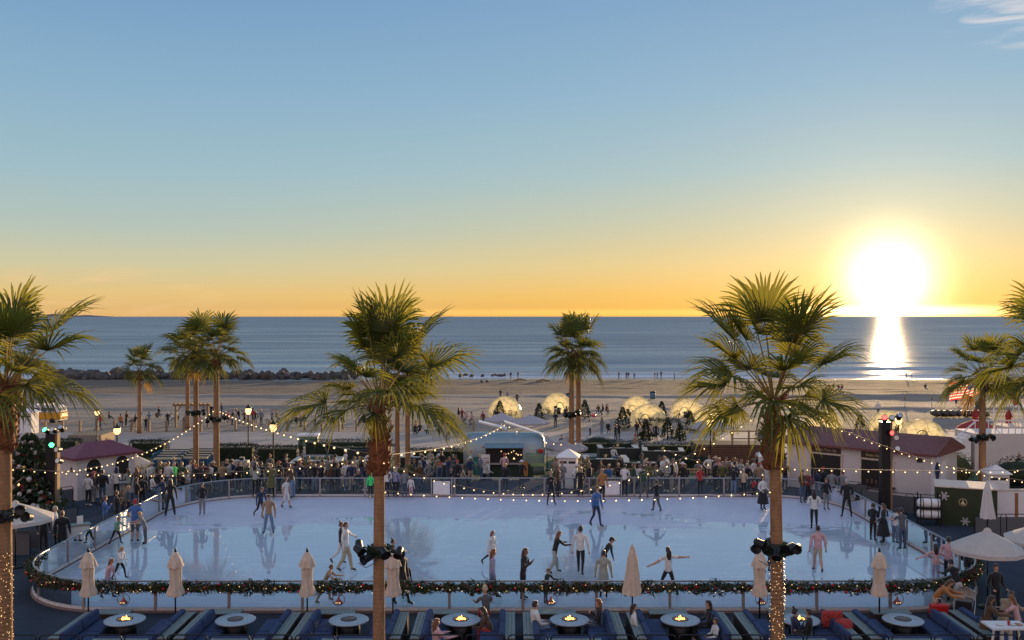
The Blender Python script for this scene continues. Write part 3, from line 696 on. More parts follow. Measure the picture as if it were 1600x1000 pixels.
# guests at the lower right, seen outside the rink
def G(px, d, h, face, label, z=0, **k): return person(at(px, d, z), face, h, label=label, **k)
G(1461, 30.6, 1.7, 60, 'person in an orange brown coat bending over the red bag', top='O', bot='T', lean=48, arms='fwd', hair='long', hc='b', bulk=1.35)
G(1497, 32.2, 1.7, 190, 'person in pale trousers and dark top bending by the stroller', top='k', bot='w', lean=38, arms='fwd', hc='d', leg='loose')
G(1511, 34.5, 1.7, 100, 'person in black walking behind the right end of the rink', top='k', bot='G', legs='stride', arms='bent', hc='d')
G(1556, 31.2, 1.78, 10, 'waiter in black shirt standing under the large cream umbrella', top='k', bot='k', arms='bent', hc='d', bulk=1.25)
G(1541, 28.2, 1.65, 80, 'woman in dark brown dress left of the tan coated person at the bar table', top='c', bot='c', lean=14, arms='fwd', hair='long', hc='d', ext='skirt', tan=True)
G(1567, 28.5, 1.75, 120, 'broad person in a tan jacket bending over the bar table', top='t', bot='T', lean=40, arms='fwd', hc='b', bulk=1.5)
G(1592, 28.3, 1.6, 230, 'person in pink at the far right of the bar table', top='p', bot='k', lean=20, arms='fwd', hair='long', hc='a')
G(682, 27.2, 1.66, 120, 'long haired guest in a pink coat sitting with a drink left of a burning table', z=0, top='p', bot='k', legs='sit', arms='fwd', hair='long', hc='a', bulk=1.3)
G(760, 29.9, 1.7, 200, 'guest in a pale cap and patterned dark jacket bending at the fourth table', top='G', bot='r', legs='sit', arms='fwd', hair='beanie', hc='T', lean=12, z=.1)
G(768, 28.6, 1.6, 250, 'dark haired guest leaning low beside the guest in the pale cap', top='c', bot='r', legs='sit', lean=30, arms='lap', hair='long', hc='d')
G(836, 28.7, 1.74, 110, 'guest in a loose white shirt seated with back to the viewer', top='w', bot='j', legs='sit', arms='lap', hair='short', hc='d', bulk=1.35)
G(935, 29.0, 1.7, 265, 'long haired guest in black seated right of the fifth fire table', top='k', bot='J', legs='sit', arms='phone', hair='long', hc='a')
G(990, 28.6, 1.66, 90, 'dark haired guest in a cream jumper seated left of the sixth fire table', top='w', bot='s', legs='sit', arms='lap', hair='long', hc='d')
G(1107, 28.9, 1.68, 270, 'dark haired guest in black seated right of the sixth fire table', top='k', bot='k', legs='sit', arms='lap', hair='long', hc='d')
G(1118, 28.0, 1.35, 280, 'child in white seated in front of the guest in black', top='w', bot='l', legs='sit', arms='lap', hc='b')
G(1264, 28.0, 1.7, 240, 'guest in black seen from behind at the table by the lit palm', top='k', bot='k', legs='sit', arms='lap', hc='d', z=.0)
G(1242, 28.3, 1.6, 100, 'guest in dark blue seated right behind the lit palm trunk', top='n', bot='k', legs='sit', arms='phone', hair='bun', hc='d')
# left terrace
for a in ((138, 49.6, 1.72, 170, 'person in white jumper and black trousers queueing at the white hut', dict(top='w', bot='k', arms='bent', hc='d')), (146, 50.2, 1.72, 150, 'person in a red cap and grey trousers queueing at the hut', dict(top='c', bot='g', hair='cap', hc='R', leg='loose')),
          (160, 50.0, 1.85, 190, 'tall broad person in black between the two hut openings', dict(top='k', bot='J', bulk=1.4, arms='bent')), (182, 51.3, 1.75, 180, 'person in pale hooded top and black trousers at the right hut opening', dict(top='w', bot='k', hair='hood', hc='N', arms='bent')),
          (200, 51.5, 1.66, 240, 'blond person in grey jacket right of the hut', dict(top='s', bot='k', hair='long', hc='b', arms='phone')), (213, 52.2, 1.62, 220, 'auburn haired person in brown right of the hut', dict(top='c', bot='k', hair='long', hc='a')),
          (164, 43.4, 1.7, 120, 'man in a blue shirt holding a phone outside the left glass', dict(top='b', bot='J', arms='phone', hc='b')), (182, 44.8, 1.68, 130, 'person in black filming over the left glass', dict(top='k', bot='k', arms='phone', hc='b')), (192, 45.6, 1.6, 100, 'brown haired person in dark coat outside the left glass', dict(top='c', bot='k', hair='long', hc='b', arms='cross')),
          (200, 46.6, 1.62, 90, 'blond haired person outside the left glass behind the red capped adult', dict(top='G', bot='k', hair='long', hc='y')), (213, 48.0, 1.76, 140, 'tall man in black outside the left glass near its far bend', dict(top='k', bot='J', arms='cross')), (222, 48.6, 1.78, 200, 'man in sunglasses and black outside the left glass', dict(top='k', bot='k', arms='bent', hair='cap', hc='K')),
          (238, 51.0, 1.7, 130, 'person in white T-shirt sitting outside the left glass bend', dict(top='w', bot='j', legs='squat', arms='lap')), (250, 51.0, 1.68, 40, 'woman in black beside the left glass bend', dict(top='k', bot='j', hair='long', hc='b', arms='bent')),
          (68, 39.5, 1.74, 30, 'dark clad guest standing left of the left rink end', dict(top='k', bot='k', arms='bent', hc='b')), (86, 40.6, 1.8, 300, 'person in pale top with sunglasses left of the pale desk', dict(top='w', bot='k', hair='short', hc='g')), (97, 39.8, 1.76, 200, 'large person in a long black coat at the pale desk', dict(top='k', bot='k', bulk=1.5, ext='coat', hc='b')),
          (72, 49, 1.7, 120, 'dark figure between the Christmas tree and the green lit mast', dict(top='k', bot='c', arms='bent'))):
    G(a[0], a[1], a[2], a[3], a[4], **a[5])
# ---- crowds: (px, distance, height, posture) with clothes drawn from a seeded choice; the label is made from them
SEEN = set(); rc = random.Random(77)
PW = dict(stand='standing', sit='sitting', walk='walking', ground='sitting', apart='standing', squat='crouching')
HW = dict(d='dark haired', b='brown haired', a='auburn haired', y='blond', g='grey haired', K='black capped', W='white capped', R='red capped', T='beige capped')
def crowd(items, place_, group, tops='kkkkkkkwwgGGnncctpRoseT', bots='kkkJJjGnT', nouns=('guest', 'onlooker', 'visitor'), face=None, small=False):
    for it in items:
        px, d, h, lg = it[:4]; tp = it[4] if len(it) > 4 else None; z = None
        for tryn in range(200):
            t_ = tp if tp and tryn < 60 else rc.choice(tops); b_ = rc.choice(bots); hc = rc.choice('dddbbbaayg'); noun = nouns[tryn % len(nouns)]
            hr = rc.choice(('short', 'long', 'short', 'bun', 'long', 'cap', 'hat', 'pony'))
            if hr in ('cap', 'hat'): hc = rc.choice('KWRT')
            pl_ = place_(px) if callable(place_) else place_; lb = '%s %s in %s, %s bottoms, %s%s' % (HW[hc], noun, NAME[t_], NAME[b_], '' if lg in ('stand', 'apart', 'walk') else PW[lg]+' ', pl_)
            if lb not in SEEN: break
        SEEN.add(lb)
        arms = rc.choice({'sit': ('lap', 'bent', 'phone', 'lap'), 'ground': ('lap', 'lap', 'phone')}.get(lg, ('down', 'bent', 'cross', 'phone', 'down', ('down', 'bent'), 'hip')))
        fc = face if face is not None else 180
        p = at(px, d) if d < 100 else Vector((at(px, d).x, d, sand_z(at(px, d).x, d)))
        person(p, fc+rc.uniform(-70, 70), h*rc.uniform(.95, 1.05), arms=arms, legs=lg, top=t_, bot=b_, hair=hr, hc=hc, lean=rc.choice((0, 0, 6, 10)) if lg != 'ground' else 8, bulk=1.14+.2*(rc.random() < .4), leg='loose' if rc.random() < .4 else 'slim', label=lb, group=group, tan=rc.random() < .35)
def seg(marks):
    def f(px):
        for x, n in marks:
            if px < x: return n
        return marks[-1][1]
    return f
FARL = seg([(330, 'left of the cabinet'), (400, 'near the grey cabinet'), (460, 'behind far glass, by the lamp'), (520, 'behind far glass, before the dark booth'), (575, 'behind far glass, left of middle palm'), (640, 'behind far glass, by middle palm'), (730, 'behind far glass, left of the trailer')])
rows = [(x+rc.uniform(-4, 4), 53.3+rc.uniform(0, .9), 1.68, 'stand') for x in (345, 360, 376, 386, 412, 436, 458, 470, 486, 494, 506, 518, 530, 552, 570, 596, 652, 668, 690, 718)]
rows += [(x, 55.7, 1.68, 'sit') for x in (420, 434, 476, 492, 536, 556, 610, 622)]
rows += [(x, 54.9+rc.uniform(0, 1.6), 1.7, 'stand') for x in (398, 448, 482, 512, 522, 566, 586, 640, 662, 684, 700, 712)]
rows += [(468, 54.4, 1.7, 'stand', 'w'), (500, 54.2, 1.6, 'stand', 'p'), (542, 54.0, 1.68, 'stand', 'w'), (560, 53.1, 1.7, 'sit', 'k'), (656, 54.6, 1.7, 'stand', 's')]
crowd(rows, FARL, 'crowd behind far glass, left part', face=0)
TRL = seg([(880, 'before the trailer hatch')])
crowd([(752, 57.0, 1.66, 'stand', 'g'), (762, 57.6, 1.66, 'stand', 'w'), (788, 57.4, 1.6, 'stand', 'p'), (815, 54.5, 1.68, 'stand', 'k'), (735, 56, 1.7, 'stand', 'n'), (790, 53.6, 1.6, 'stand', 'k'), (722, 55, 1.7, 'sit', 'T')], TRL, 'people at the trailer', face=180)
FARR = seg([(925, 'behind far glass, by the tight palms'), (985, 'behind far glass, before lawn booths'), (1040, 'behind far glass, below the arch'), (1100, 'behind far glass, by the benches'), (1160, 'behind far glass, below the ramp deck'), (1225, 'behind far glass, near the right booth')])
rows = [(x+rc.uniform(-3, 3), 53.4+rc.uniform(0, .9), 1.68, 'stand') for x in (878, 896, 910, 922, 988, 1018, 1044, 1064, 1116, 1128, 1140, 1152, 1170, 1186, 1208, 1228)]
rows += [(x, 55.7, 1.68, 'sit') for x in (900, 938, 952, 966, 1000, 1024, 1072, 1140)]
rows += [(x, 54.8+rc.uniform(0, 2.0), 1.7, 'stand') for x in (868, 902, 918, 1008, 1034, 1052, 1108, 1118, 1134, 1146, 1158, 1178, 1198, 1214, 1222)]
rows += [(952, 55.5, 1.7, 'sit', 'b'), (1124, 54.6, 1.72, 'stand', 'p'), (1168, 54.8, 1.66, 'stand', 'P'), (1050, 54.0, 1.78, 'stand', 'k')]
crowd(rows, FARR, 'crowd behind the far glass right', face=0)
crowd([(x, 49.6+rc.uniform(0, 2), 1.7, 'stand') for x in (1262, 1275, 1286, 1300)]+[(1316, 50.6, 1.7, 'stand', 'g')], 'queueing at the long stall', 'queue at the stall', face=160)
crowd([(264, 53.5, 1.7, 'stand', 'w'), (272, 54, 1.68, 'stand', 'y'), (297, 54.5, 1.7, 'stand', 'w'), (285, 53, 1.6, 'sit', 'k'), (305, 53, 1.7, 'stand', 'k'), (330, 54, 1.66, 'stand', 'w'), (250, 54, 1.7, 'stand'), (322, 53.2, 1.66, 'sit')], 'right of the white hut', 'guests right of the hut', face=30)
# lawn and promenade
crowd([(540, 67, 1.7, 'sit', 'w'), (512, 71, 1.7, 'walk', 'k'), (520, 63.5, 1.66, 'sit', 'w'), (576, 66, 1.7, 'sit', 'w'), (690, 66, 1.7, 'sit', 'k'), (672, 64, 1.7, 'stand'), (708, 65, 1.6, 'sit')], 'by dark booths near middle palm', 'diners on the lawn left', face=0)
crowd([(992, 75, 1.72, 'stand', 't'), (878, 79, 1.7, 'sit', 'k'), (1038, 63, 1.7, 'sit', 'n'), (958, 70, 1.7, 'sit', 'w')], 'by dark booths right of palms', 'diners on the lawn right', face=0)
def beach(px, py, lg, tp=None, h=1.7): p = gp(px, py); return (px, p.y, h, lg) + ((tp,) if tp else ())
crowd([beach(156, 672, 'walk', 'r'), beach(150, 674, 'walk', 'g'), beach(188, 668, 'squat', 'O'), beach(197, 667, 'stand', 'c'), beach(206, 672, 'squat', 'k'), beach(211, 672, 'stand', 'k'), beach(228, 676, 'stand', 'k'), beach(34, 661, 'stand', 'O'), beach(37, 661, 'stand', 'k')], 'on the promenade left of timber frame', 'walkers on the left promenade')
crowd([beach(170, 655, 'ground', 'k'), beach(233, 657, 'ground', 'j'), beach(245, 654, 'ground', 'c'), beach(248, 655, 'squat', 'k'), beach(267, 658, 'ground', 'w'), beach(276, 659, 'ground', 'k'), beach(330, 655, 'walk', 'k'), beach(346, 650, 'stand', 'k')], 'on the sand near the timber frame', 'people on the left sand')
crowd([beach(356, 664, 'squat', 'r'), beach(363, 666, 'stand', 'k'), beach(369, 664, 'stand', 'w'), beach(374, 664, 'stand', 'k'), beach(382, 666, 'stand', 'c'), beach(395, 665, 'stand', 'r'), beach(399, 666, 'stand', 'k'), beach(408, 666, 'stand', 'g'), beach(417, 666, 'squat', 'w'), beach(352, 662, 'squat')], 'in the group around the tall lamp', 'group around the tall lamp')
crowd([beach(446, 660, 'ground', 'w'), beach(455, 661, 'ground', 'l'), beach(463, 661, 'ground', 'k'), beach(470, 668, 'stand', 'p'), beach(478, 661, 'ground', 'e'), beach(492, 668, 'stand', 'w'), beach(512, 660, 'ground', 'k'), beach(520, 661, 'ground', 'k'), beach(560, 661, 'ground', 'l'), beach(571, 661, 'ground', 'n'), beach(535, 672, 'walk', 'k')], 'on the sand beyond the green cart', 'people on the sand beyond the cart')
crowd([beach(x, y, l) for x, y, l in ((676, 664, 'stand'), (681, 665, 'stand'), (690, 664, 'stand'), (701, 667, 'stand'), (709, 668, 'stand'), (716, 660, 'stand'), (722, 662, 'stand'), (728, 664, 'squat'), (737, 664, 'squat'), (755, 664, 'stand'), (686, 682, 'walk'), (700, 690, 'stand'), (712, 682, 'squat'), (656, 680, 'sit'), (665, 680, 'sit'), (648, 682, 'sit'))], 'in the group left of domes', 'promenade group left of the domes', tops='kkkwgGncwpRT')
crowd([beach(782, 626, 'stand', 'k'), beach(793, 626, 'stand', 'l'), beach(808, 632, 'stand', 'k')], 'on the sand above the leftmost dome', 'people above the leftmost dome')
crowd([beach(868, 669, 'stand', 'k'), beach(922, 682, 'stand', 'w'), beach(940, 680, 'stand', 'g'), beach(962, 690, 'apart', 'k'), beach(967, 688, 'stand', 'k'), beach(884, 655, 'squat', 'k'), beach(935, 650, 'squat', 'c'), beach(942, 649, 'squat', 'k'), beach(948, 650, 'squat', 'c'), beach(900, 660, 'squat', 'w'), beach(950, 680, 'squat', 'k')], 'between the domes and tight palms', 'people between domes and palms')
crowd([beach(1015, 690, 'stand', 'p'), beach(1025, 690, 'stand', 'k'), beach(1069, 690, 'stand', 'g'), beach(995, 686, 'stand', 'k'), beach(1186, 700, 'stand', 'g'), beach(1192, 700, 'stand', 'b'), beach(1116, 700, 'walk', 'O')], 'around the leafy arch and ramp deck', 'people around the arch')
crowd([beach(x, y, 'stand', c) for x, y, c in ((967, 592, 'c'), (979, 593, 'k'), (982, 593, 'k'), (991, 593, 'n'), (1023, 592, 'G'), (1027, 592, 'k'), (1033, 591, 'c'), (909, 592, 'j'), (809, 591, 'k'), (798, 593, 'k'), (1054, 592, 'g'))], 'standing at the water edge' and 'at the water edge', 'people at the water edge', face=180)
crowd([beach(752, 598, 'ground', 'k'), beach(760, 598, 'ground', 'k'), beach(438, 588, 'stand', 'g'), beach(1295, 606, 'ground', 'r'), beach(1302, 606, 'ground', 'c'), beach(1310, 607, 'ground', 'R'), beach(1316, 607, 'ground', 'r'), beach(1446, 606, 'ground', 'k')], 'sitting far out' and 'on the far wet sand', 'people on the far sand', face=180)
crowd([beach(1416, 592, 'stand', 'k'), beach(1425, 592, 'stand', 'c', 1.2)], 'in surf by the sun reflection', 'people in the surf by the sun', face=180)
crowd([beach(1372, 650, 'walk', 'w'), beach(1590, 625, 'stand', 'k'), beach(1519, 634, 'squat', 'n'), beach(1494, 636, 'stand', 'g')], 'on the sand at the right', 'people on the right sand')
crowd([(1590, 57, 1.72, 'stand', 'k'), (1488, 54, 1.7, 'stand', 'p'), (1498, 56, 1.7, 'stand', 'k')], 'beside the stairs at the right edge', 'people by the stairs', face=0)
for px, py in ((812, 596), (848, 597)):
    p = gp(px, py); t = thing('wreck_log', ('left' if px < 830 else 'right')+' low driftwood pile on the wet sand above the tight palms', 'driftwood', p)
    for i in range(4): m = MB(); m.tube([(-1.6+i*.4, -.3*i*.3, .12), (0, .1*i, .5), (1.7-i*.3, .2*i, .15)], [.12, .2, .08], 6); m.obj('log', WOOD, t)


crowd([(x+rc.uniform(-5, 5), 52.6+rc.uniform(0, 3), 1.7, l) for x, l in ((246, 'stand'), (256, 'stand'), (268, 'sit'), (276, 'stand'), (286, 'stand'), (294, 'sit'), (303, 'stand'), (312, 'stand'), (320, 'stand'), (328, 'sit'), (338, 'stand'), (350, 'stand'), (366, 'stand'), (226, 'stand'), (236, 'stand'))], 'beyond the left glass bend', 'crowd beyond the left glass bend', tops='kkkkknnGGcwegR', face=30)
crowd([(x+rc.uniform(-4, 4), 57.6+rc.uniform(0, 3), 1.7, 'stand') for x in (402, 424, 446, 470, 500, 526, 556, 644, 676, 702, 730, 872, 912, 940, 970, 1000, 1030, 1060, 1090, 1120, 1150, 1180)], seg([(740, 'on the grass edge left of trailer'), (2000, 'on the grass edge right of trailer')]), 'people on the grass edge', tops='kkkkknnGGcwegRT', face=20)
crowd([beach(x, y, l) for x, y, l in ((290, 660, 'ground'), (312, 661, 'ground'), (340, 662, 'stand'), (425, 664, 'stand'), (432, 662, 'squat'), (386, 662, 'ground'), (262, 668, 'stand'))], 'scattered near the rope fence', 'people near the rope fence')
# ------------------------------------------------------------------ palms
LEAF = mat('palm_leaf', (.085, .105, .016), .45, noise=.35, nscale=1.5, trans=.5)
LEAF2 = mat('palm_leaf_far', (.07, .09, .017), .5, noise=.35, nscale=1.5, trans=.45)
DEADL = mat('dry_palm_leaf', (.20, .15, .055), .7, noise=.3, nscale=2, trans=.3)
PETI = mat('palm_petiole', (.20, .14, .045), .85, spec=.15)
def trunk_mat(name, col, ring):
    m, nt, b = nodes_of(name); X = YPOS(nt)
    s = MT(nt, 'FRACT', MT(nt, 'ADD', MT(nt, 'MULTIPLY', X[2], ring), MR(nt, NZ(nt, 4, 3), .3, .7, -.3, .3)))
    c = MX(nt, MR(nt, s, 0, .25, .55, 0), col, tuple(v*.35 for v in col)); c = MX(nt, MR(nt, NZ(nt, 9, 5, (1, 1, .3)), .35, .7, 0, .6), c, tuple(v*.5 for v in col))
    nt.links.new(c, b.inputs['Base Color']); b.inputs['Roughness'].default_value = .85
    nt.links.new(BUMP(nt, s, .8, .03), b.inputs['Normal']); return m
TRUNK = trunk_mat('palm_trunk', (.40, .22, .11), 9.0)
BOOT = mat('palm_boots', (.21, .075, .028), .8, noise=.5, nscale=14, bump=.6, bscale=20)
def frond(leaf, stem, base, az, el, pet, fan, nl, rnd, droop=.25, spread=98, g=.13):
    d = Vector((math.cos(az)*math.cos(el), math.sin(az)*math.cos(el), math.sin(el)))
    P = [base+d*(pet*s)-Vector((0, 0, g*pet*s*s*(1.2-abs(math.sin(el))*.8))) for s in (0, .25, .5, .75, 1)]
    stem.tube(P, [.035, .028, .022, .018, .014], 4, 0)
    T = (P[-1]-P[-2]).normalized(); S = T.cross(Vector((0, 0, 1)))
    S = S.normalized() if S.length > .05 else T.orthogonal().normalized()
    roll = rnd.uniform(-.5, .5); N = S.cross(T).normalized()
    S, N = S*math.cos(roll)+N*math.sin(roll), N*math.cos(roll)-S*math.sin(roll)
    hub = P[-1]; dth = 2*R(spread)/nl
    for i in range(nl):
        th = -R(spread)+dth*(i+.5)
        D = T*math.cos(th)+S*math.sin(th)+N*(.42*abs(math.sin(th))-.12)+N*(.05 if i % 2 else -.05)
        D.normalize(); L = fan*1.12*(.56+.44*math.cos(th*.8))*rnd.uniform(.9, 1.07)
        Q = (S*math.cos(th)-T*math.sin(th)).normalized(); dr = droop*rnd.uniform(.6, 1.6)
        st = ((0, .01), (.55, .55*dth*.52), (.76, .44*dth*.5), (.92, .2*dth*.5), (1.0, 0.02*dth))
        k = len(leaf.v)
        for s, w in st:
            p = hub+D*(L*s)-Vector((0, 0, dr*L*max(0, s-.35)**1.8*1.9)); 
            cz = N*(w*L*.35)
            leaf.v += [tuple(p-Q*w*L+cz), tuple(p-cz*.6), tuple(p+Q*w*L+cz)]
        for j in range(len(st)-1):
            for q in (0, 1):
                leaf.f.append((k+3*j+q, k+3*j+q+1, k+3*j+4+q, k+3*j+3+q)); leaf.m.append(0); leaf.sm.append(False)
    return hub
def palm(label, base, hubz, tr, n, pet, fan, nl, seed, boots=1.6, lean=(0, 0), lights=False, low=-24, group=None, extra=0):
    rnd = random.Random(seed); t = thing('palm_tree', label, 'palm tree', base, 0, group)
    h = hubz-base[2]; m = MB(); P = []; Rr = []; K = 14
    for i in range(K+1):
        s = i/K; P.append(Vector((lean[0]*s*s, lean[1]*s*s, h*s*.97))); Rr.append(tr*(1.15-.25*s+(.25*math.exp(-s*14))))
    m.tube(P, Rr, 14); m.obj('trunk', TRUNK, t)
    top = P[-1]
    if boots:
        m = MB(); K2 = 9
        pr = []
        for i in range(K2+1):
            s = i/K2; pr.append((tr*(1.0+.75*math.sin(math.pi*min(1, s*1.1+.08))**.7), -boots*(1-s)+.12))
        m.lathe(pr, top, 12, 0, True, wob=lambda a, i: .12*math.sin(a*5+i*2.1))
        for _ in range(int(boots*46)):
            z = rnd.uniform(-boots, .1); a = rnd.uniform(0, 6.28); r = tr*1.55; L = rnd.uniform(.12, .3)
            p = top+Vector((math.cos(a)*r, math.sin(a)*r, z)); q = p+Vector((math.cos(a)*L*.55, math.sin(a)*L*.55, L*.9)); sd_ = Vector((-math.sin(a), math.cos(a), 0))*.05
            m.add([p-sd_, p+sd_, q+sd_*.4, q-sd_*.4, p+Vector((0, 0, .14))], [(0, 1, 2, 3), (0, 3, 4), (1, 4, 2)])
        m.obj('leaf_bases', BOOT, t)
    leaf = MB(); stem = MB(); dead = MB()
    fr = [(rnd.uniform(0, 6.28), R(rnd.uniform(46, 84)), rnd.uniform(.72, 1.02)) for _ in range(extra)]
    for i in range(n):
        s = (i+.5)/n; el = math.asin(max(-1, min(1, math.sin(R(low))+(1-math.sin(R(low)))*s*.99)))+rnd.uniform(-.08, .08)
        fr.append((i*2.39996+rnd.uniform(-.25, .25), el, rnd.choice((.62, .8, 1.0, 1.08))*rnd.uniform(.93, 1.05)))
    for az, el, q in fr:
        e = math.sin(el)
        frond(leaf, stem, top+Vector((0, 0, .05)), az, el, pet*q*(.92+.62*max(0, e)**2), fan*q*(.92+.25*max(0, e)), nl, rnd, droop=.5-.26*e)
    for i in range(0 if nl > 40 else 1):
        frond(dead, stem, top-Vector((0, 0, .2)), rnd.uniform(0, 6.28), R(-50), pet*.7, fan*.6, nl//2, rnd, .5)
    cr = leaf.obj('crown', LEAF if nl > 30 else LEAF2, t); stem.obj('petioles', PETI, cr); dead.v and dead.obj('dry_fronds', DEADL, cr)
    return t
D0 = 25.0
P1 = palm('large palm at the left edge, its lower trunk wrapped in fairy lights', at(8, D0), zat(592, D0), .165, 20, 1.3, 1.28, 44, 4, boots=1.7, low=-6, extra=5)
P2 = palm('large palm with a bare unlit trunk near the middle, in front of the rink', at(592, D0), zat(622, D0), .145, 20, 1.34, 1.30, 46, 13, boots=1.9, low=-7, extra=6, lean=(.02, 0))
P3 = palm('large palm standing before the rink on the right, lower trunk wound with lights', at(1215, D0), zat(618, D0), .155, 20, 1.36, 1.28, 46, 31, boots=1.8, low=-9, extra=5, lean=(-.1, 0))
palm('palm whose fronds reach in at the right edge with its trunk out of the picture', at(1652, D0+1), zat(570, D0), .16, 22, 1.3, 1.2, 42, 6)
palm('tall palm behind the white stall at the right, spotlights clamped to its trunk', at(1535, 51.5), zat(585, 51.5), .17, 26, 1.35, 1.25, 32, 17, boots=.8)
def fp(label, px, d, hy, tr, seed, n=24, s=1.0, group=None): palm(label, at(px, d), zat(hy, d)+.35, tr, n+1, 1.22*s, 1.12*s, 28, seed, boots=.9, group=group, extra=2)
fp('left and slightly shorter trunk of the tight pair of palms past the rink centre', 893, 61, 562, .155, 41)
fp('right trunk of the tight pair of palms past the rink centre', 904, 61.8, 558, .155, 42, 22)
fp('palm with a wide crown nearest the pair of blue striped daybeds', 338, 60, 560, .17, 43, 26)
fp('palm just left of the widest crown in the left cluster, by the striped daybeds', 306, 61.5, 556, .155, 44)
fp('thin distant palm rising behind the timber swing frame', 293, 103, 566, .2, 45, 22, 1.25)
fp('small lone palm on the promenade left of the timber swing frame', 218, 98, 585, .19, 46, 20, 1.25)
fp('palm behind the middle foreground palm, left of its hidden twin', 621, 63, 600, .155, 47)
fp('palm behind the middle foreground palm, right of its hidden twin', 637, 62, 594, .155, 48)
fp('far palm beside the yellow van, crown hidden behind the left edge palm', 30, 109, 560, .3, 49, 18, 1.4)
# ------------------------------------------------------------------ rink barrier
def resample(loop, step, closed=True):
    P = [Vector((x, y, 0)) for x, y in loop]+([Vector((*loop[0], 0))] if closed else [])
    L = [0]
    for a, b in zip(P, P[1:]): L.append(L[-1]+(b-a).length)
    n = max(1, round(L[-1]/step)); out = []
    for i in range(n+(0 if closed else 1)):
        t = L[-1]*i/n
        for k in range(len(L)-1):
            if t <= L[k+1]+1e-9: out.append(P[k].lerp(P[k+1], (t-L[k])/max(1e-9, L[k+1]-L[k]))); break
    return out
OUT = rrect(-17.42, 17.02, 31.78, 52.02, (4.1, 4.5, 3.7, 4.5), 14)
posts = resample(OUT, 2.45); fine = resample(OUT, .4)
KICK = mat('barrier_kickboard', (.60, .57, .57), .6, noise=.1); SILL = mat('barrier_sill', (.22, .15, .13), .7, noise=.2); POSTM = mat('barrier_post', (.34, .29, .27), .5, .3)
bar = thing('rink_barrier', 'low glass panelled barrier running all round the ice rink', 'barrier', (0, 0, 0))
m = MB(); m.tube(fine+[fine[0], fine[1]], .035, 6, cap=False); m.xf(Matrix.Translation((0, 0, 1.04))); m.obj('top_rail', mat('barrier_top_rail', (.30, .31, .33), .35, .6), bar)
def ribbon(pts, z0, z1, th, mt, name, parent, closed=True):
    m = MB(); n = len(pts); k = 0; cen = Vector((0, 42, 0)); vs = []
    for p in pts:
        o = (p-cen).normalized()*th/2
        vs += [(p-o)+Vector((0, 0, z0)), (p+o)+Vector((0, 0, z0)), (p+o)+Vector((0, 0, z1)), (p-o)+Vector((0, 0, z1))]
    fs = []
    for i in range(n if closed else n-1):
        a, b = 4*i, 4*((i+1) % n)
        for q in range(4): fs.append((a+q, a+(q+1) % 4, b+(q+1) % 4, b+q))
    m.add(vs, fs); return m.obj(name, mt, parent)
ribbon(fine, .003, .17, .07, KICK, 'kickboard', bar); ribbon(fine, -.0, .075, .17, SILL, 'sill', bar)
for i, p in enumerate(posts):
    q = posts[(i+1) % len(posts)]; a = math.atan2((q-posts[i-1]).y, (q-posts[i-1]).x)
    m = MB(); m.box(0, 0, .02, .09, .07, 1.01); m.obj('post', POSTM, bar, p, a)
    seg = [p.lerp(q, s) for s in (0.02, .98)]
    # follow the curve between the two posts
    pts = [f for f in fine if min((f-p).length, (f-q).length) < (q-p).length+.01 and (f-p).dot(q-p) > 0 and (f-q).dot(p-q) > 0 and abs((f-p).cross((q-p).normalized()).z) < .5]
    pts = [p]+sorted(pts, key=lambda f: (f-p).dot(q-p))+[q]
    ribbon(pts, .17, 1.0, .012, GLASS, 'glass_panel', bar, False)
for px in (690, 955):
    m = MB(); m.box(0, 0, .18, .9, .05, .72); m.obj('white_gate_board', WHITE, bar, at(px, 51.86, 0))
    for s in (-.55, .55): m = MB(); m.box(0, 0, .06, .05, .05, 1.0); m.obj('gate_post', STEEL, bar, at(px, 51.9, 0)+Vector((s, 0, 0)))
# garland along the near side
rnd = random.Random(5)
near = [p for p in resample(OUT, .02)]
near = [p for p in near if p.y < 36.0]
def out_n(p):
    v = Vector((p.x/17.2, (p.y-42)/10.2, 0)); return v.normalized() if abs(p.x) > 13.2 else Vector((0, -1, 0))
gar = thing('garland', 'evergreen garland with red baubles hung along the near side of the rink', 'garland', (0, 32, .8))
GM = [mat('garland_green', (.018, .035, .014), .7), mat('garland_gold', (.22, .15, .05), .6), mat('garland_red', (.16, .012, .015), .6), mat('garland_olive', (.07, .08, .035), .7)]
m = MB()
for i, p in enumerate(near):
    n = out_n(p); th = .15+.05*math.sin(i*.05)+.04*math.sin(i*.17)
    for _ in range(13):
        a = rnd.uniform(0, 6.28); r = th*rnd.uniform(.2, 1.15); c = p+n*(.12+r*.6*math.cos(a))+Vector((rnd.uniform(-.1, .1), 0, .86+r*1.05*math.sin(a)))
        d = Vector((rnd.uniform(-1, 1), rnd.uniform(-1, 1), rnd.uniform(-1, .8))).normalized()*rnd.uniform(.07, .19); s = d.orthogonal().normalized()*rnd.uniform(.015, .035)
        m.add([c-s, c+s, c+d], [(0, 1, 2)], rnd.choices((0, 1, 2, 3), (10, 1.4, 1, 2.2))[0])
m.xf(Matrix.Translation((0, -32, -.8))); m.obj('foliage', GM, gar)
BAUB = [mat('red_bauble', (.45, .01, .02), .2, .3), mat('gold_bauble', (.6, .4, .12), .25, .8), mat('pale_bauble', (.55, .5, .48), .3, .2)]
bm0 = {}
for i in range(84):
    p = near[int((i+.5)*len(near)/84+rnd.uniform(-9, 9))]; k = rnd.choice((0, 0, 0, 1, 2)); r = rnd.uniform(.035, .065)
    m = MB(); m.ball((0, 0, 0), r, 8); m.obj('bauble', BAUB[k], gar, p+out_n(p)*.24+Vector((0, -32, .06+rnd.uniform(-.14, .14))))
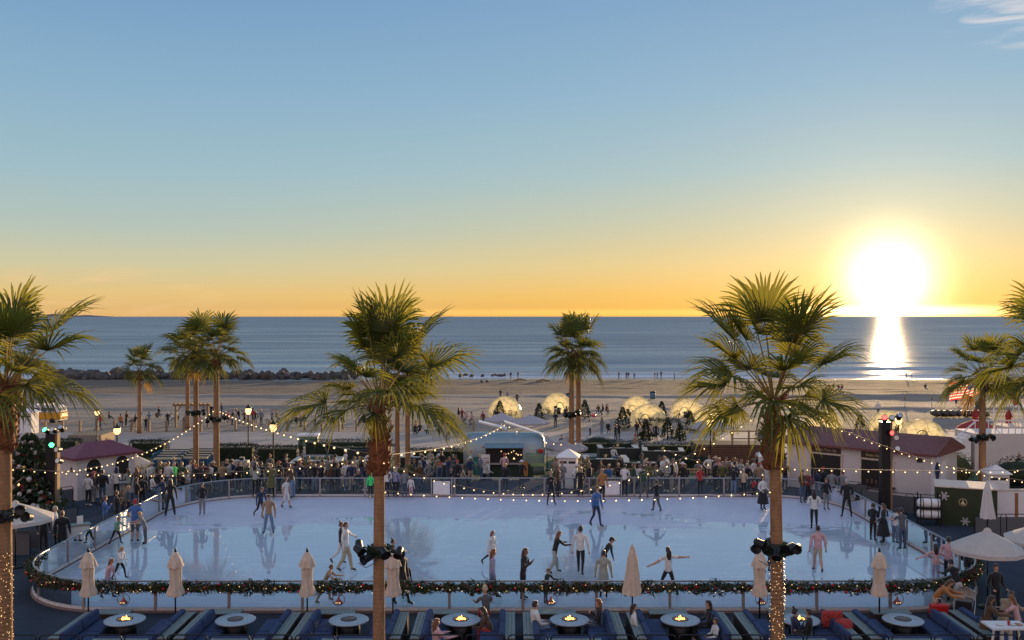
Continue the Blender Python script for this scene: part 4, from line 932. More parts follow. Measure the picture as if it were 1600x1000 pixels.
for i in range(96):
    p = near[int((i+.5)*len(near)/96+rnd.uniform(-9, 9))]
    m = MB(); m.ball((0, 0, 0), .014, 6); m.obj('fairy_light', BULBS, gar, p+out_n(p)*.24+Vector((0, -32, .06+rnd.uniform(-.15, .15))))
for px, w in ((193, 'nearest the left end of the rink'), (529, 'just left of the middle palm trunk'), (861, 'between middle palm and tall umbrella'), (1190, 'just left of the lit palm trunk'), (1402, 'nearest the right end of the rink')):
    t = thing('hanging_emblem', 'ring emblem with red turret under the garland, '+w, 'emblem', at(px, 31.42, .54), 0, 'turret emblems on the rink glass')
    m = MB(); P = [(math.cos(a)*.2, 0, math.sin(a)*.2) for a in frange(0, 2*math.pi, .3)]; m.tube(P, .012, 5); m.obj('ring', mat('emblem_ring', (.22, .22, .26), .4, .5), t)
    m = MB(); m.lathe([(.13, -.13), (.14, -.09), (.10, -.06), (.055, -.01), (.03, .03), (.03, .07), (.012, .09), (.004, .17)], (0, 0, 0), 10); m.obj('turret', mat('emblem_red', (.28, .05, .03), .5), t)
    for x in (-.06, 0, .06): m = MB(); m.ball((x, -.115, -.085), .018, 6); m.obj('lit_window', BULBS, t)
# ------------------------------------------------------------------ lounge terrace
def burner(lit):
    t = thing('fire_table', '', 'fire table')
    m = MB(); m.lathe([(.20, .60), (.57, .60), (.60, .615), (.60, .645), (.58, .66), (.20, .66)], (0, 0, 0), 36, 0, False); m.lathe([(.20, .66), (.20, .60)], (0, 0, 0), 24, 0, False)
    m.obj('ring_top', mat('fire_table_top', (.36, .40, .44), .45, .3, noise=.1, nscale=12), t)
    m = MB(); m.lathe([(.30, 0), (.34, .04), (.34, .58), (.30, .60)], (0, 0, 0), 24); m.obj('drum', DARK, t)
    m = MB(); m.lathe([(.21, .672), (.245, .672), (.245, .662), (.21, .662)], (0, 0, 0), 24, 0, False); m.lathe([(.001, .60), (.2, .60)], (0, 0, 0), 20, 0, False); m.obj('burner_bowl', mat('burner_dark', (.03, .025, .02), .5), t)
    rn = random.Random(7)
    m = MB()
    m.lathe([(.19, .605), (.17, .625), (.10, .64), (.02, .645)], (0, 0, 0), 14, 0, True, lambda a, i: .12*math.sin(a*7+i*2))
    m.obj('lava_rocks', mat('lava_rock', (.12, .09, .08), .9), t)
    if lit:
        for _ in range(9):
            a = rn.uniform(0, 6.28); r = rn.uniform(0, .14); hh = rn.uniform(.05, .14)
            m = MB(); m.lathe([(.012, 0), (.03, hh*.25), (.022, hh*.6), (.003, hh)], (r*math.cos(a), r*math.sin(a), .62), 6); m.obj('flame', mat('flame', (1, .5, .1), .5, emit=4, ecol=(1, .40, .08)), t)
    return t
KL, KU = Kind(lambda: burner(True)), Kind(lambda: burner(False))
TX = [(195, 1, 'leftmost burning fire table, by the left end of the rink'), (368, 0, 'unlit fire table second from the left, between blue cushioned sofas'), (545, 0, 'unlit fire table just left of the middle palm trunk'), (720, 1, 'burning fire table set with plates beside the guest in a pink coat'),
      (890, 1, 'burning fire table beside the guest in the loose white shirt'), (1063, 1, 'burning fire table between the guest in white and the dark haired guest'), (1250, 1, 'burning fire table partly behind the lit palm trunk'), (1411, 0, 'unlit slatted fire table furthest right, beside the long blue sofas')]
for px, lit, lb in TX:
    place((KL if lit else KU).new(), at(px, 29.0, 0), 0, 'round grey '+lb)
def side_sofa():
    t = thing('lounge_sofa', '', 'sofa')                    # faces +x, back ledge at -x
    m = MB(); m.box(-.36, 0, 0, .30, 2.4, .62); m.box(.16, 0, 0, .74, 2.4, .30); m.obj('base', DKWOOD, t)
    m = MB()
    for i in range(3): m.box(-.46+i*.105, 0, .625, .095, 2.44, .03)
    m.obj('plank_ledge', GREYPL, t)
    for y in (-.6, .6):
        m = MB(); m.box(.20, y, .302, .66, 1.16, .16); m.obj('seat_cushion', BLUE, t, bevel=.04)
        m = MB(); m.box(-.12, y, .46, .17, 1.14, .32, 0, 0, (R(-13), 'Y')); m.obj('back_cushion', BLUE, t, bevel=.05)
    return t
KS = Kind(side_sofa)
def front_sofa():
    t = thing('bench_sofa', '', 'sofa')                     # faces +y, back to the camera
    m = MB(); m.box(0, -.32, 0, 1.5, .10, .68); m.box(0, .05, 0, 1.5, .64, .30); m.obj('base', DKWOOD, t)
    m = MB(); m.box(0, -.32, .685, 1.56, .16, .03); m.obj('plank_ledge', GREYPL, t)
    m = MB(); m.box(0, .08, .302, 1.44, .56, .15); m.obj('seat_cushion', BLUE, t, bevel=.04)
    m = MB(); m.box(0, -.17, .45, 1.42, .15, .30, 0, 0, (R(10), 'X')); m.obj('back_cushion', BLUE, t, bevel=.05)
    return t
KF = Kind(front_sofa)
ORD = ['leftmost', 'second', 'third', 'fourth', 'fifth', 'sixth', 'seventh', 'rightmost']
bx = [(195, 110, 280), (368, 298, 452), (545, 470, 628), (720, 652, 800), (890, 822, 968), (1063, 990, 1140), (1250, 1165, 1320), (1411, 1342, 1500)]
for i, (c, l, r) in enumerate(bx):
    nm_ = ORD[i]+' fire table'
    place(KS.new(), at(l, 28.5, 0)+Vector((.42, 0, 0)), 0, 'blue cushioned sofa on the left of the '+nm_)
    place(KS.new(), at(r, 28.5, 0)-Vector((.42, 0, 0)), math.pi, 'blue cushioned sofa on the right of the '+nm_)
    if i in (0, 1, 2, 4, 6, 7): place(KF.new(), at((l+r)/2, 27.35, 0), 0, 'low blue sofa with its back to the viewer, at the '+nm_)
    m = MB(); m.box(0, 0, 0, 1.15, .45, .42); m.box(0, 0, .422, 1.2, .5, .03, 0, 1); o = m.obj('planter_box', [DKWOOD, GREYPL], None, at(c-20, 30.45, 0)); tag(o, 'dark wooden box against the rink beyond the '+nm_, 'box')
place(KS.new(), at(1515, 28.7, 0)+Vector((.42, 0, 0)), 0, 'long blue sofa between the rightmost fire table and the white bar table')
def hoop():
    t = thing('railing_hoop', 'black tubular railing hoop in the row along the bottom of the picture', 'railing', group='railing hoops in front of the sofas')
    w, h = .54, 1.06; r = .09; P = [(-w, 0, 0), (-w, 0, h-r), (-w+r*.3, 0, h-r*.3), (-w+r, 0, h), (w-r, 0, h), (w-r*.3, 0, h-r*.3), (w, 0, h-r), (w, 0, 0)]
    m = MB(); m.tube(P, .02, 6); m.obj('frame', DARK, t)
    m = MB(); m.tube([(-w, 0, .5), (w, 0, .5)], .014, 5); m.obj('mid_bar', DARK, t)
    return t
KH = Kind(hoop); x = -13.9
for i in range(25):
    place(KH.new(), (-13.6+i*1.17, 26.35, 0), 0)
t = KH.new(); place(t, (-15.2, 26.9, 0), R(70)); t['label'] = 'black railing hoop turned end on at the left end of the sofas'; del t['group']
# ------------------------------------------------------------------ umbrellas
def closed_umb(tall):
    t = thing('closed_umbrella', '', 'umbrella')
    m = MB(); m.tube([(0, 0, 0), (0, 0, 2.45)], .025, 8); m.obj('pole', DARK, t)
    m = MB(); m.lathe([(.28, 0), (.28, .05), (.06, .07)], (0, 0, 0), 16); m.obj('base', DARK, t)
    m = MB(); wob = lambda a, i: .17*math.sin(a*7+.4*i)+.08*math.sin(a*3+i)
    if tall: m.lathe([(.27, 1.08), (.26, 1.2), (.20, 1.7), (.15, 2.2), (.15, 2.24), (.06, 2.62), (.015, 2.72)], (0, 0, 0), 42, 0, False, wob)
    else: m.lathe([(.23, 1.04), (.24, 1.12), (.17, 1.36), (.155, 1.6), (.17, 1.95), (.17, 2.2), (.10, 2.4), (.05, 2.44)], (0, 0, 0), 42, 0, False, wob)
    m.obj('canopy', CREAM, t)
    if not tall:
        m = MB(); m.lathe([(.235, 1.98), (.20, 2.15), (.11, 2.38), (.05, 2.47)], (0, 0, 0), 40, 0, False, lambda a, i: .2*math.sin(a*6+1)*(1-i*.25)); m.obj('canopy_flounce', CREAM, t)
        m = MB(); m.lathe([(.02, 2.45), (.04, 2.5), (.035, 2.56), (.015, 2.6)], (0, 0, 0), 8); m.obj('finial', DARK, t)
    return t
KA, KB = Kind(lambda: closed_umb(False)), Kind(lambda: closed_umb(True))
for px, tall, lb in ((138, 0, 'at the left end of the rink'), (274, 0, 'between the first and second fire tables'), (480, 0, 'in front of the rink, right of the unlit fire tables pair'), (614, 0, 'immediately right of the middle palm trunk'),
                     (988, 1, 'the tall plain cone shaped one, in front of the rink'), (1187, 0, 'immediately left of the lit palm trunk'), (1374, 0, 'in front of the right end of the rink')):
    place((KB if tall else KA).new(), at(px, 30.3, 0), R(px), 'closed beige umbrella, '+lb, (1, 1, .96))
def open_umb(rad, h, slope, mt, n=8, closedtop=False):
    t = thing('open_umbrella', '', 'umbrella')
    m = MB(); m.tube([(0, 0, 0), (0, 0, h)], .025, 8); m.obj('pole', DARK, t)
    m = MB(); m.lathe([(.3, 0), (.3, .05), (.06, .08)], (0, 0, 0), 14); m.obj('base', DARK, t)
    m = MB(); k = 0; vs = [(0, 0, h)]
    for j, s in enumerate((.35, .7, 1.0)):
        for i in range(2*n):
            a = math.pi*i/n; sag = (1 if i % 2 == 0 else .93); rr = rad*s*(sag if j == 2 else 1); vs.append((rr*math.cos(a), rr*math.sin(a), h-slope*s*(1.0+.12*s)-(.0 if i % 2 == 0 else .035*s)))
    fs = [(0, 1+i, 1+(i+1) % (2*n)) for i in range(2*n)]
    for j in range(2):
        for i in range(2*n): fs.append((1+j*2*n+i, 1+(j+1)*2*n+i, 1+(j+1)*2*n+(i+1) % (2*n), 1+j*2*n+(i+1) % (2*n)))
    k = len(vs)
    for i in range(2*n): v = vs[1+4*n+i]; vs.append((v[0], v[1], v[2]-.13))
    for i in range(2*n): fs.append((1+4*n+i, k+i, k+(i+1) % (2*n), 1+4*n+(i+1) % (2*n)))
    m.add(vs, fs); m.obj('canopy', mt, t)
    for i in range(n):
        a = 2*math.pi*i/n; m = MB(); m.tube([(0, 0, h-.03), (rad*math.cos(a), rad*math.sin(a), h-slope*1.12-.03)], .01, 4); m.obj('rib', DARK, t)
    m = MB(); m.lathe([(.16, h-.10), (.10, h+.03), (.01, h+.08)], (0, 0, 0), 12, 0, False); m.obj('vent_cap', mt, t)
    return t
CAN = mat('cream_canvas_open', (.62, .55, .49), .85, noise=.07, nscale=5, trans=.25); GCAN = mat('grey_canvas', (.40, .38, .42), .85, trans=.2); RCAN = mat('red_canvas', (.30, .04, .04), .85, trans=.25)
for px, d, rad, h, sl, mt, lb in ((1543, 32.3, 1.2, 2.62, .55, CAN, 'large open cream umbrella over the guests at the right side of the rink'), (1628, 33.5, 1.25, 2.6, .5, CAN, 'open umbrella cut by the right edge of the picture'),
      (24, 37.5, 1.45, 2.55, .55, CAN, 'open cream umbrella behind the left edge palm trunk'), (211, 54.6, .85, 1.95, .42, CAN, 'small open umbrella beside the white ticket hut'),
      (783, 77, 1.35, 3.2, .45, GCAN, 'grey open umbrella behind the trailer, left one'), (829, 76, 1.5, 3.1, .5, GCAN, 'grey open umbrella behind the trailer, right one'), (886, 61.5, 1.35, 2.7, .6, GCAN, 'grey open umbrella over tables before the pair of palms'),
      (1110, 74, 1.75, 3.0, .6, GCAN, 'grey open umbrella above the wooden ramp deck'), (1526, 72, 1.5, 3.1, .6, RCAN, 'dark red open umbrella behind the right hand palm trunk'), (855, 66, 1.0, 2.3, .5, GCAN, 'low grey open umbrella right of the trailer')):
    t = open_umb(rad, h, sl, mt); place(t, at(px, d), 0, lb)
for px, d, lb, s in ((1543, 41.5, 'closed white umbrella standing in front of the green bin enclosure', 1.0), (1524, 86, 'closed dark red umbrella beyond the open red umbrella', 1.25), (1576, 84, 'closed dark red umbrella right of the flagpole', 1.25)):
    t = KB.new() if 'white' in lb else KA.new(); place(t, at(px, d), 1, lb, s)
    for c in t.children:
        if c.name.startswith('canopy'): c.data = c.data.copy(); c.data.materials[0] = mat('white_canvas', (.62, .58, .56), .85) if 'white' in lb else RCAN
# ------------------------------------------------------------------ buildings and stalls
SIDING, nt, b = nodes_of('white_siding'); X = YPOS(nt)
s = MT(nt, 'FRACT', MT(nt, 'MULTIPLY', X[2], 7)); nt.links.new(MX(nt, MR(nt, NZ(nt, 1.5, 5), .35, .75, 0, .4), (.66, .60, .59), (.50, .44, .42)), b.inputs['Base Color']); nt.links.new(BUMP(nt, s, .7, .02), b.inputs['Normal']); b.inputs['Roughness'].default_value = .7
def text(name, body, size, mt, parent, loc, rot):
    c = bpy.data.curves.new(name, 'FONT'); c.body = body; c.size = size; c.align_x = 'CENTER'; c.align_y = 'CENTER'; c.extrude = .004; c.resolution_u = 2
    o = bpy.data.objects.new(name, c); COL.objects.link(o); me = bpy.data.meshes.new_from_object(o.evaluated_get(bpy.context.evaluated_depsgraph_get())); bpy.data.objects.remove(o); me.materials.clear(); me.materials.append(mt)
    o = bpy.data.objects.new(name, me); COL.objects.link(o); o.parent = parent; o.location = loc; o.rotation_euler = rot; return o
GOLDT = mat('gold_lettering', (.55, .42, .22), .5)
def hut(t, w, dp, h, eave, ridge, roofm, hip, wallm=SIDING, ov=.32):
    """front wall on y=0 facing -y, x 0..w"""
    m = MB(); m.box(w/2, dp/2, 0, w, dp, h)
    if not hip: m.add([(0, 0, h), (0, dp, h), (0, dp/2, ridge-.1), (w, 0, h), (w, dp, h), (w, dp/2, ridge-.1)], [(0, 2, 1), (3, 4, 5), (0, 3, 5, 2), (1, 2, 5, 4)])
    m.obj('wall', wallm, t)
    m = MB(); x0, x1, y0, y1 = -ov, w+ov, -ov, dp+ov; hx = dp/2 if hip else 0
    vs = [(x0, y0, h), (x1, y0, h), (x1, y1, h), (x0, y1, h), (x0+hx+ov*hip, dp/2, ridge), (x1-hx-ov*hip, dp/2, ridge)]
    vs += [(a, b_, c-.12) for a, b_, c in vs[:4]]
    m.add(vs, [(0, 1, 5, 4), (2, 3, 4, 5), (1, 2, 5), (3, 0, 4), (6, 7, 1, 0), (7, 8, 2, 1), (8, 9, 3, 2), (9, 6, 0, 3), (9, 8, 7, 6)]); m.obj('roof', roofm, t)
# ticket hut on the left
a0, a1 = Vector((-23.1, 51.0, 0)), Vector((-21.05, 53.6, 0)); w = (a1-a0).length; rz = math.atan2((a1-a0).y, (a1-a0).x)
t = thing('ticket_hut', 'white hut with maroon hipped roof and two arched openings at the left of the rink', 'hut', a0, rz)
hut(t, w, 1.9, 2.3, 0, 2.95, MAROON, 1)
for x in (w*.27, w*.76):
    P = [(-.38, 0), (.38, 0)]+[(.38*math.cos(R(q)), 1.0+.38*math.sin(R(q))) for q in range(0, 181, 20)]
    m = MB(); m.prism(P, 0, .03, 0, Matrix.Translation((x, -.012, .72)) @ Matrix.Rotation(R(90), 4, 'X')); o = m.obj('arched_opening', BLACKISH, t)
    Q = [(.38*math.cos(R(q)), 1.0+.38*math.sin(R(q))) for q in range(0, 181, 15)]; m = MB(); m.tube([(.44, -.0, 0), (.44, 0, 1.0)]+[(.44*math.cos(R(q)), 0, 1.0+.44*math.sin(R(q))) for q in range(0, 181, 15)]+[(-.44, 0, 0)], .045, 5); m.xf(Matrix.Translation((x, -.03, .72))); m.obj('arch_trim', WHITE, t)
    m = MB(); m.box(x, -.03, 2.02, .55, .04, .09); m.obj('sign_board', BLACKISH, t)
    m = MB(); m.box(x, -.16, .66, .95, .3, .05); m.obj('counter', WHITE, t)
m = MB(); m.box(-.01, .6, 1.5, .03, .16, .22); m.obj('wall_lamp', DARK, t)
# large stall on the right
a0, a1 = Vector((15.95, 55.4, 0)), Vector((21.95, 50.1, 0)); w = (a1-a0).length; rz = math.atan2((a1-a0).y, (a1-a0).x)
t = thing('skate_stall', 'long white stall with red brown roof and two dark serving hatches at the right', 'stall', a0, rz)
hut(t, w, 4.0, 2.62, 0, 3.35, TILE, 0, ov=.35)
for x, ww, z0, z1, sg in ((2.25, 1.75, .55, 2.05, 'Skate Pick Up'), (5.1, 1.7, .65, 2.0, 'Skate Rentals')):
    m = MB(); m.box(x, -.015, z0, ww, .03, z1-z0); m.obj('hatch', BLACKISH, t)
    for s in (-1, 1): m = MB(); m.box(x+s*(ww/2+.03), -.035, z0, .08, .07, z1-z0); m.obj('hatch_frame', CREAM, t)
    m = MB(); m.box(x, -.04, z1, ww+.22, .08, .06); m.obj('hatch_frame', CREAM, t)
    m = MB(); m.box(x, -.16, z0-.07, ww+.3, .34, .06); m.obj('hatch_shelf', DKWOOD, t)
    m = MB(); m.box(x, -.03, z1+.10, 1.7, .05, .34); o = m.obj('sign_board', mat('brown_sign', (.05, .028, .02), .6), t)
    text('lettering', sg, .22, GOLDT, o, (x, -.066, z1+.27), (R(90), 0, 0))
for i in range(5): m = MB(); m.box(4.6+i*.24, -.04, .72, .13, .05, .22+.05*(i % 2)); m.obj('shelf_bottle', mat('shelf_goods', (.12, .07, .05), .5), t)
for x, y in ((-.01, .02), (w+.01, .02)): m = MB(); m.box(x, y-.03, 0, .14, .07, 2.6); m.obj('corner_board', WHITE, t)
m = MB(); m.box(7.35, -.03, 2.12, .26, .05, .22); m.obj('wall_vent', DKWOOD, t)
m = MB(); m.box(w+.02, 1.6, .05, .05, .85, 2.0); m.obj('side_door', WHITE, t)
# kayak rack-like bundle of flag rolled beside the stall
t = thing('rolled_banner', 'blue red and dark rolled banner leaning at the right end of the white stall', 'banner', at(1465, 49.6))
m = MB(); m.tube([(0, 0, 0), (0, 0, 2.55)], .02, 6); m.obj('pole', STEEL, t)
for z0, z1, c in ((.3, .9, 'k'), (.9, 1.35, 'r'), (1.35, 2.3, 'n')):
    m = MB(); m.lathe([(.05, z0), (.13, (z0+z1)/2), (.05, z1)], (0, 0, 0), 9, 0, False, lambda a, i: .2*math.sin(a*3)); m.obj('banner_cloth', CM[c], t)
# silver trailer with serving hatch
TR = at(788, 60.5, 0); TR.z = ZG(60.5)
t = thing('food_trailer', 'rounded silver drinks trailer with an open serving hatch and teal lower panels', 'trailer', TR)
ALU = mat('trailer_aluminium', (.24, .30, .33), .42, .7, noise=.08, nscale=2); TEAL = mat('teal_panel', (.02, .13, .14), .5); DKG = mat('dark_green_panel', (.012, .035, .025), .5)
prof = [(-1.05, .55), (-1.1, .9), (-1.1, 2.0), (-1.0, 2.5), (-.75, 2.9), (-.35, 3.08), (.35, 3.08), (.75, 2.9), (1.0, 2.5), (1.1, 2.0), (1.1, .9), (1.05, .55)]
m = MB(); rings = [(-2.55, .55), (-2.45, .82), (-2.2, .95), (-1.9, 1.0), (1.9, 1.0), (2.2, .95), (2.45, .82), (2.55, .55)]; k = len(prof)
for x, s in rings:
    for (y, z) in prof: m.v.append((x, y*s, .55+(z-.55)*(.55+.45*s) if z > .55 else z))
for i in range(len(rings)-1):
    for j in range(k): m.f.append((i*k+j, i*k+(j+1) % k, (i+1)*k+(j+1) % k, (i+1)*k+j)); m.m.append(0); m.sm.append(True)
for i in (0, len(rings)-1): m.f.append(tuple(i*k+j for j in range(k))); m.m.append(0); m.sm.append(False)
m.obj('shell', ALU, t)
m = MB(); m.box(.0, -1.115, 1.35, 2.3, .03, 1.0); m.obj('hatch_interior', BLACKISH, t)
m = MB(); m.box(0, -1.42, 2.40, 2.4, .75, .05, 0, 0, (R(14), 'X')); m.obj('hatch_awning', ALU, t)
m = MB(); m.box(0, -1.28, 1.28, 2.5, .34, .06); m.obj('counter', mat('counter_top', (.4, .36, .33), .4), t)
m = MB(); m.box(.35, -1.135, .45, 2.9, .03, .8); m.obj('lower_panel', DKG, t)
m = MB(); m.box(-1.75, -1.125, .6, 1.1, .03, 1.1); m.obj('teal_side_panel', TEAL, t)
m = MB(); m.box(-1.85, -1.145, 1.15, .38, .02, .26); m.obj('teal_sticker', mat('turquoise', (.05, .35, .36), .5), t)
m = MB(); m.box(-1.15, -1.42, .75, .55, .04, 1.15); m.obj('menu_board', WHITE, t)
for i in range(6): m = MB(); m.box(-1.15, -1.445, .95+i*.14, .4, .008, .03); m.obj('menu_line', CM['G'], t)
rn = random.Random(3)
for i in range(14): m = MB(); m.ball((rn.uniform(-.2, 1.05), -1.16, rn.uniform(1.55, 2.15)), .035, 6); m.obj('hatch_lamp', BULBS, t)
m = MB(); m.box(1.25, -1.44, .55, .42, .04, .95); m.obj('poster', CM['O'], t)
for i in range(3): m = MB(); m.box(1.85, -1.15, 1.55+i*.16, .95, .03, .07); m.obj('green_stripe', mat('pale_green', (.16, .30, .20), .6), t)
m = MB(); m.box(2.1, -1.16, 1.12, .95, .04, .2); m.obj('lime_board', mat('lime_green', (.22, .32, .14), .6), t)
for s in (-1.1, 1.3): m = MB(); m.lathe([(.16, -.1), (.34, -.09), (.34, .09), (.16, .1)], (0, 0, 0), 18); m.xf(Matrix.Translation((s, -.98, .34)) @ Matrix.Rotation(R(90), 4, 'X')); m.obj('wheel', DARK, t)
for x, z, c in ((-1.1, 2.62, 'R'), (-1.9, 2.36, 'R')): m = MB(); m.box(x, -1.06, z-.35, .5, .02, .06); m.obj('red_line', CM['r'], t)
m = MB(); m.ball((2.25, -1.35, 2.1), .2, 8, 0, (1, .6, .8)); m.obj('red_lantern', CM['r'], t)
# awning planks behind the trailer catching the sun
for (p0, p1, lb) in (((748, 660, 66), (792, 671, 64), 'short sloped white awning beam left behind the trailer roof'), ((788, 660, 66), (850, 681, 63), 'long sloped white awning beam over the right of the trailer')):
    A, B = at(p0[0], p0[2], zat(p0[1], p0[2])), at(p1[0], p1[2], zat(p1[1], p1[2]))
    m = MB(); d = (B-A); s = Vector((0, .5, 0)); u = Vector((0, 0, .09)); vs = [A-s, A+s, B+s, B-s, A-s+u, A+s+u, B+s+u, B-s+u]; m.add(vs, [(0, 3, 2, 1), (4, 5, 6, 7), (0, 1, 5, 4), (1, 2, 6, 5), (2, 3, 7, 6), (3, 0, 4, 7)])
    t = thing('awning', lb, 'awning', (0, 0, 0)); m.obj('awning_board', WHITE, t)
    for q in (A, B): m = MB(); m.tube([(q.x, q.y, ZG(q.y)-.1), (q.x, q.y, q.z)], .035, 6); m.obj('awning_post', STEEL, t)
# small white booths
def booth():
    t = thing('small_booth', '', 'booth')
    m = MB(); m.box(0, 0, 0, 1.05, 1.0, 1.75); m.obj('wall', WHITE, t)
    m = MB(); m.lathe([(.92, 1.75), (.90, 1.80), (.08, 2.18), (.01, 2.2)], (0, 0, 0), 4, 0, True); m.xf(Matrix.Rotation(R(45), 4, 'Z')); m.sm = [False]*len(m.f); m.obj('roof', WHITE, t)
    for x in (-.25, .25): m = MB(); m.box(x, -.505, 1.42, .38, .02, .13); m.obj('vent_slot', BLACKISH, t)
    m = MB(); m.box(0, -.51, .1, .8, .03, 1.2); m.obj('door', WHITE, t); m = MB(); m.box(.3, -.535, .7, .03, .03, .14); m.obj('handle', DARK, t)
    return t
KBo = Kind(booth)
for px, d, s, lb in ((888, 55.2, 1.0, 'small white booth with a pointed roof just right of the trailer'), (1201, 55.5, 1.0, 'small white booth with a pointed roof left of the long stall'), (1556, 50, .95, 'small white booth with a pointed roof at the right picture edge'), (46, 98, 1.2, 'small white booth standing before the yellow van')):
    place(KBo.new(), at(px, d), R(-8), lb, s)
# yellow and white camper van
t = thing('camper_van', 'yellow and white vintage camper van parked on the sand at the left', 'van', at(71, 110), R(-4))
YEL = mat('van_yellow', (.62, .30, .015), .4); WIN = mat('van_window', (.10, .13, .16), .15)
def vanbody(prof_, y0, y1, mt, nm_, rn_=.0):
    m = MB(); n = len(prof_); m.v = [(x, y0, z) for x, z in prof_]+[(x, y1, z) for x, z in prof_]; m.f = [tuple(range(n))[::-1], tuple(range(n, 2*n))]+[(i, (i+1) % n, n+(i+1) % n, n+i) for i in range(n)]; m.m = [0]*len(m.f); m.sm = [False]*len(m.f)
    return m.obj(nm_, mt, t, bevel=.12)
vanbody([(-2.2, .45), (2.2, .45), (2.25, .8), (2.22, 1.25), (-2.22, 1.25), (-2.25, .8)], -.9, .9, YEL, 'lower_body'); vanbody([(-2.2, 1.26), (2.2, 1.26), (2.05, 1.85), (1.85, 2.08), (-1.6, 2.12), (-1.95, 1.95), (-2.15, 1.5)], -.86, .86, WHITE, 'upper_body')
m = MB(); m.box(0, 0, .38, 4.3, 1.7, .08); m.obj('bumper_skirt', WHITE, t)
for x in (-1.45, -.55, .35, 1.25): m = MB(); m.box(x, -.868, 1.42, .72, .03, .42); m.obj('side_window', WIN, t)
m = MB(); m.box(2.13, 0, 1.45, .03, 1.2, .38, 0, 0, (R(-14), 'Y')); m.obj('rear_window', WIN, t)
for x in (-1.35, 1.3):
    for s in (-1, 1): m = MB(); m.lathe([(.14, -.1), (.33, -.1), (.33, .1), (.14, .1)], (0, 0, 0), 18); m.xf(Matrix.Translation((x, s*.8, .33)) @ Matrix.Rotation(R(90), 4, 'X')); m.obj('wheel', DARK, t)
m = MB()
for x in (-.7, 0, .7): m.box(x, 0, 2.12, .05, 1.2, .14)
for s in (-.6, .6): m.box(0, s, 2.26, 1.9, .05, .04)
m.obj('roof_rack', WHITE, t)
for s in (-.75, .75): m = MB(); m.ball((2.27, s, 1.0), .07, 8); m.obj('tail_light', CM['r'], t)
# clear garden domes
DOME = bpy.data.materials.new('dome_film'); DOME.use_nodes = True; nt = DOME.node_tree; N = nt.nodes; N.clear()
o_ = N.new('ShaderNodeOutputMaterial'); tr = N.new('ShaderNodeBsdfTransparent'); tl = N.new('ShaderNodeBsdfTranslucent'); tl.inputs[0].default_value = (1, .92, .58, 1); df = N.new('ShaderNodeBsdfDiffuse'); df.inputs[0].default_value = (.6, .5, .36, 1); gl = N.new('ShaderNodeBsdfGlossy'); gl.inputs['Roughness'].default_value = .12
a_ = N.new('ShaderNodeMixShader'); b_ = N.new('ShaderNodeMixShader'); c_ = N.new('ShaderNodeMixShader')
a_.inputs[0].default_value = .05; nt.links.new(tl.outputs[0], a_.inputs[1]); nt.links.new(df.outputs[0], a_.inputs[2]); b_.inputs[0].default_value = .04; nt.links.new(a_.outputs[0], b_.inputs[1]); nt.links.new(gl.outputs[0], b_.inputs[2])
nt.links.new(MR(nt, NZ(nt, 1.6, 4), .35, .65, .40, .66), c_.inputs[0]); nt.links.new(tr.outputs[0], c_.inputs[1]); nt.links.new(b_.outputs[0], c_.inputs[2]); nt.links.new(c_.outputs[0], o_.inputs[0])
FRM = mat('dome_frame', (.50, .42, .30), .5)
def dome():
    t = thing('garden_dome', '', 'dome tent')
    bm = bmesh.new(); bmesh.ops.create_icosphere(bm, subdivisions=3, radius=1.0)
    bmesh.ops.bisect_plane(bm, geom=bm.verts[:]+bm.edges[:]+bm.faces[:], plane_co=(0, 0, -.28), plane_no=(0, 0, 1), clear_inner=True)
    dr = [f for f in bm.faces if f.calc_center_median().y < -.75 and abs(f.calc_center_median().x) < .3 and f.calc_center_median().z < .25]
    bmesh.ops.delete(bm, geom=dr, context='FACES')
    me = bpy.data.meshes.new('film'); bm.to_mesh(me); bm.free(); me.materials.append(DOME); me.transform(Matrix.Translation((0, 0, .28)))
    o = bpy.data.objects.new('film', me); COL.objects.link(o); o.parent = t
    bm = bmesh.new(); bmesh.ops.create_icosphere(bm, subdivisions=2, radius=1.0); m = MB()
    for e in bm.edges:
        p, q = e.verts[0].co, e.verts[1].co
        if min(p.z, q.z) > -.34: m.tube([p*.99+Vector((0, 0, .28)), q*.99+Vector((0, 0, .28))], .010, 4, cap=False)
    bm.free(); m.obj('frame', FRM, t)
    m = MB(); m.tube([(.34*math.cos(R(q)), -.95+.10*math.sin(R(q)), .02+.75*math.sin(R(q))) for q in range(0, 181, 15)], .022, 5); m.obj('door_hoop', DARK, t)
    m = MB(); m.lathe([(.30, .26), (.30, .30), (.05, .30), (.05, 0), (.2, 0)], (0, .1, 0), 14); m.obj('inner_table', WHITE, t)
    for a in (0, 90, 180, 270): m = MB(); m.box(.52*math.cos(R(a)), .1+.5*math.sin(R(a)), 0, .22, .22, .24); m.box(.63*math.cos(R(a)), .1+.61*math.sin(R(a)), .2, .2, .2, .22); m.obj('inner_chair', DKWOOD, t)
    return t
KD = Kind(dome)
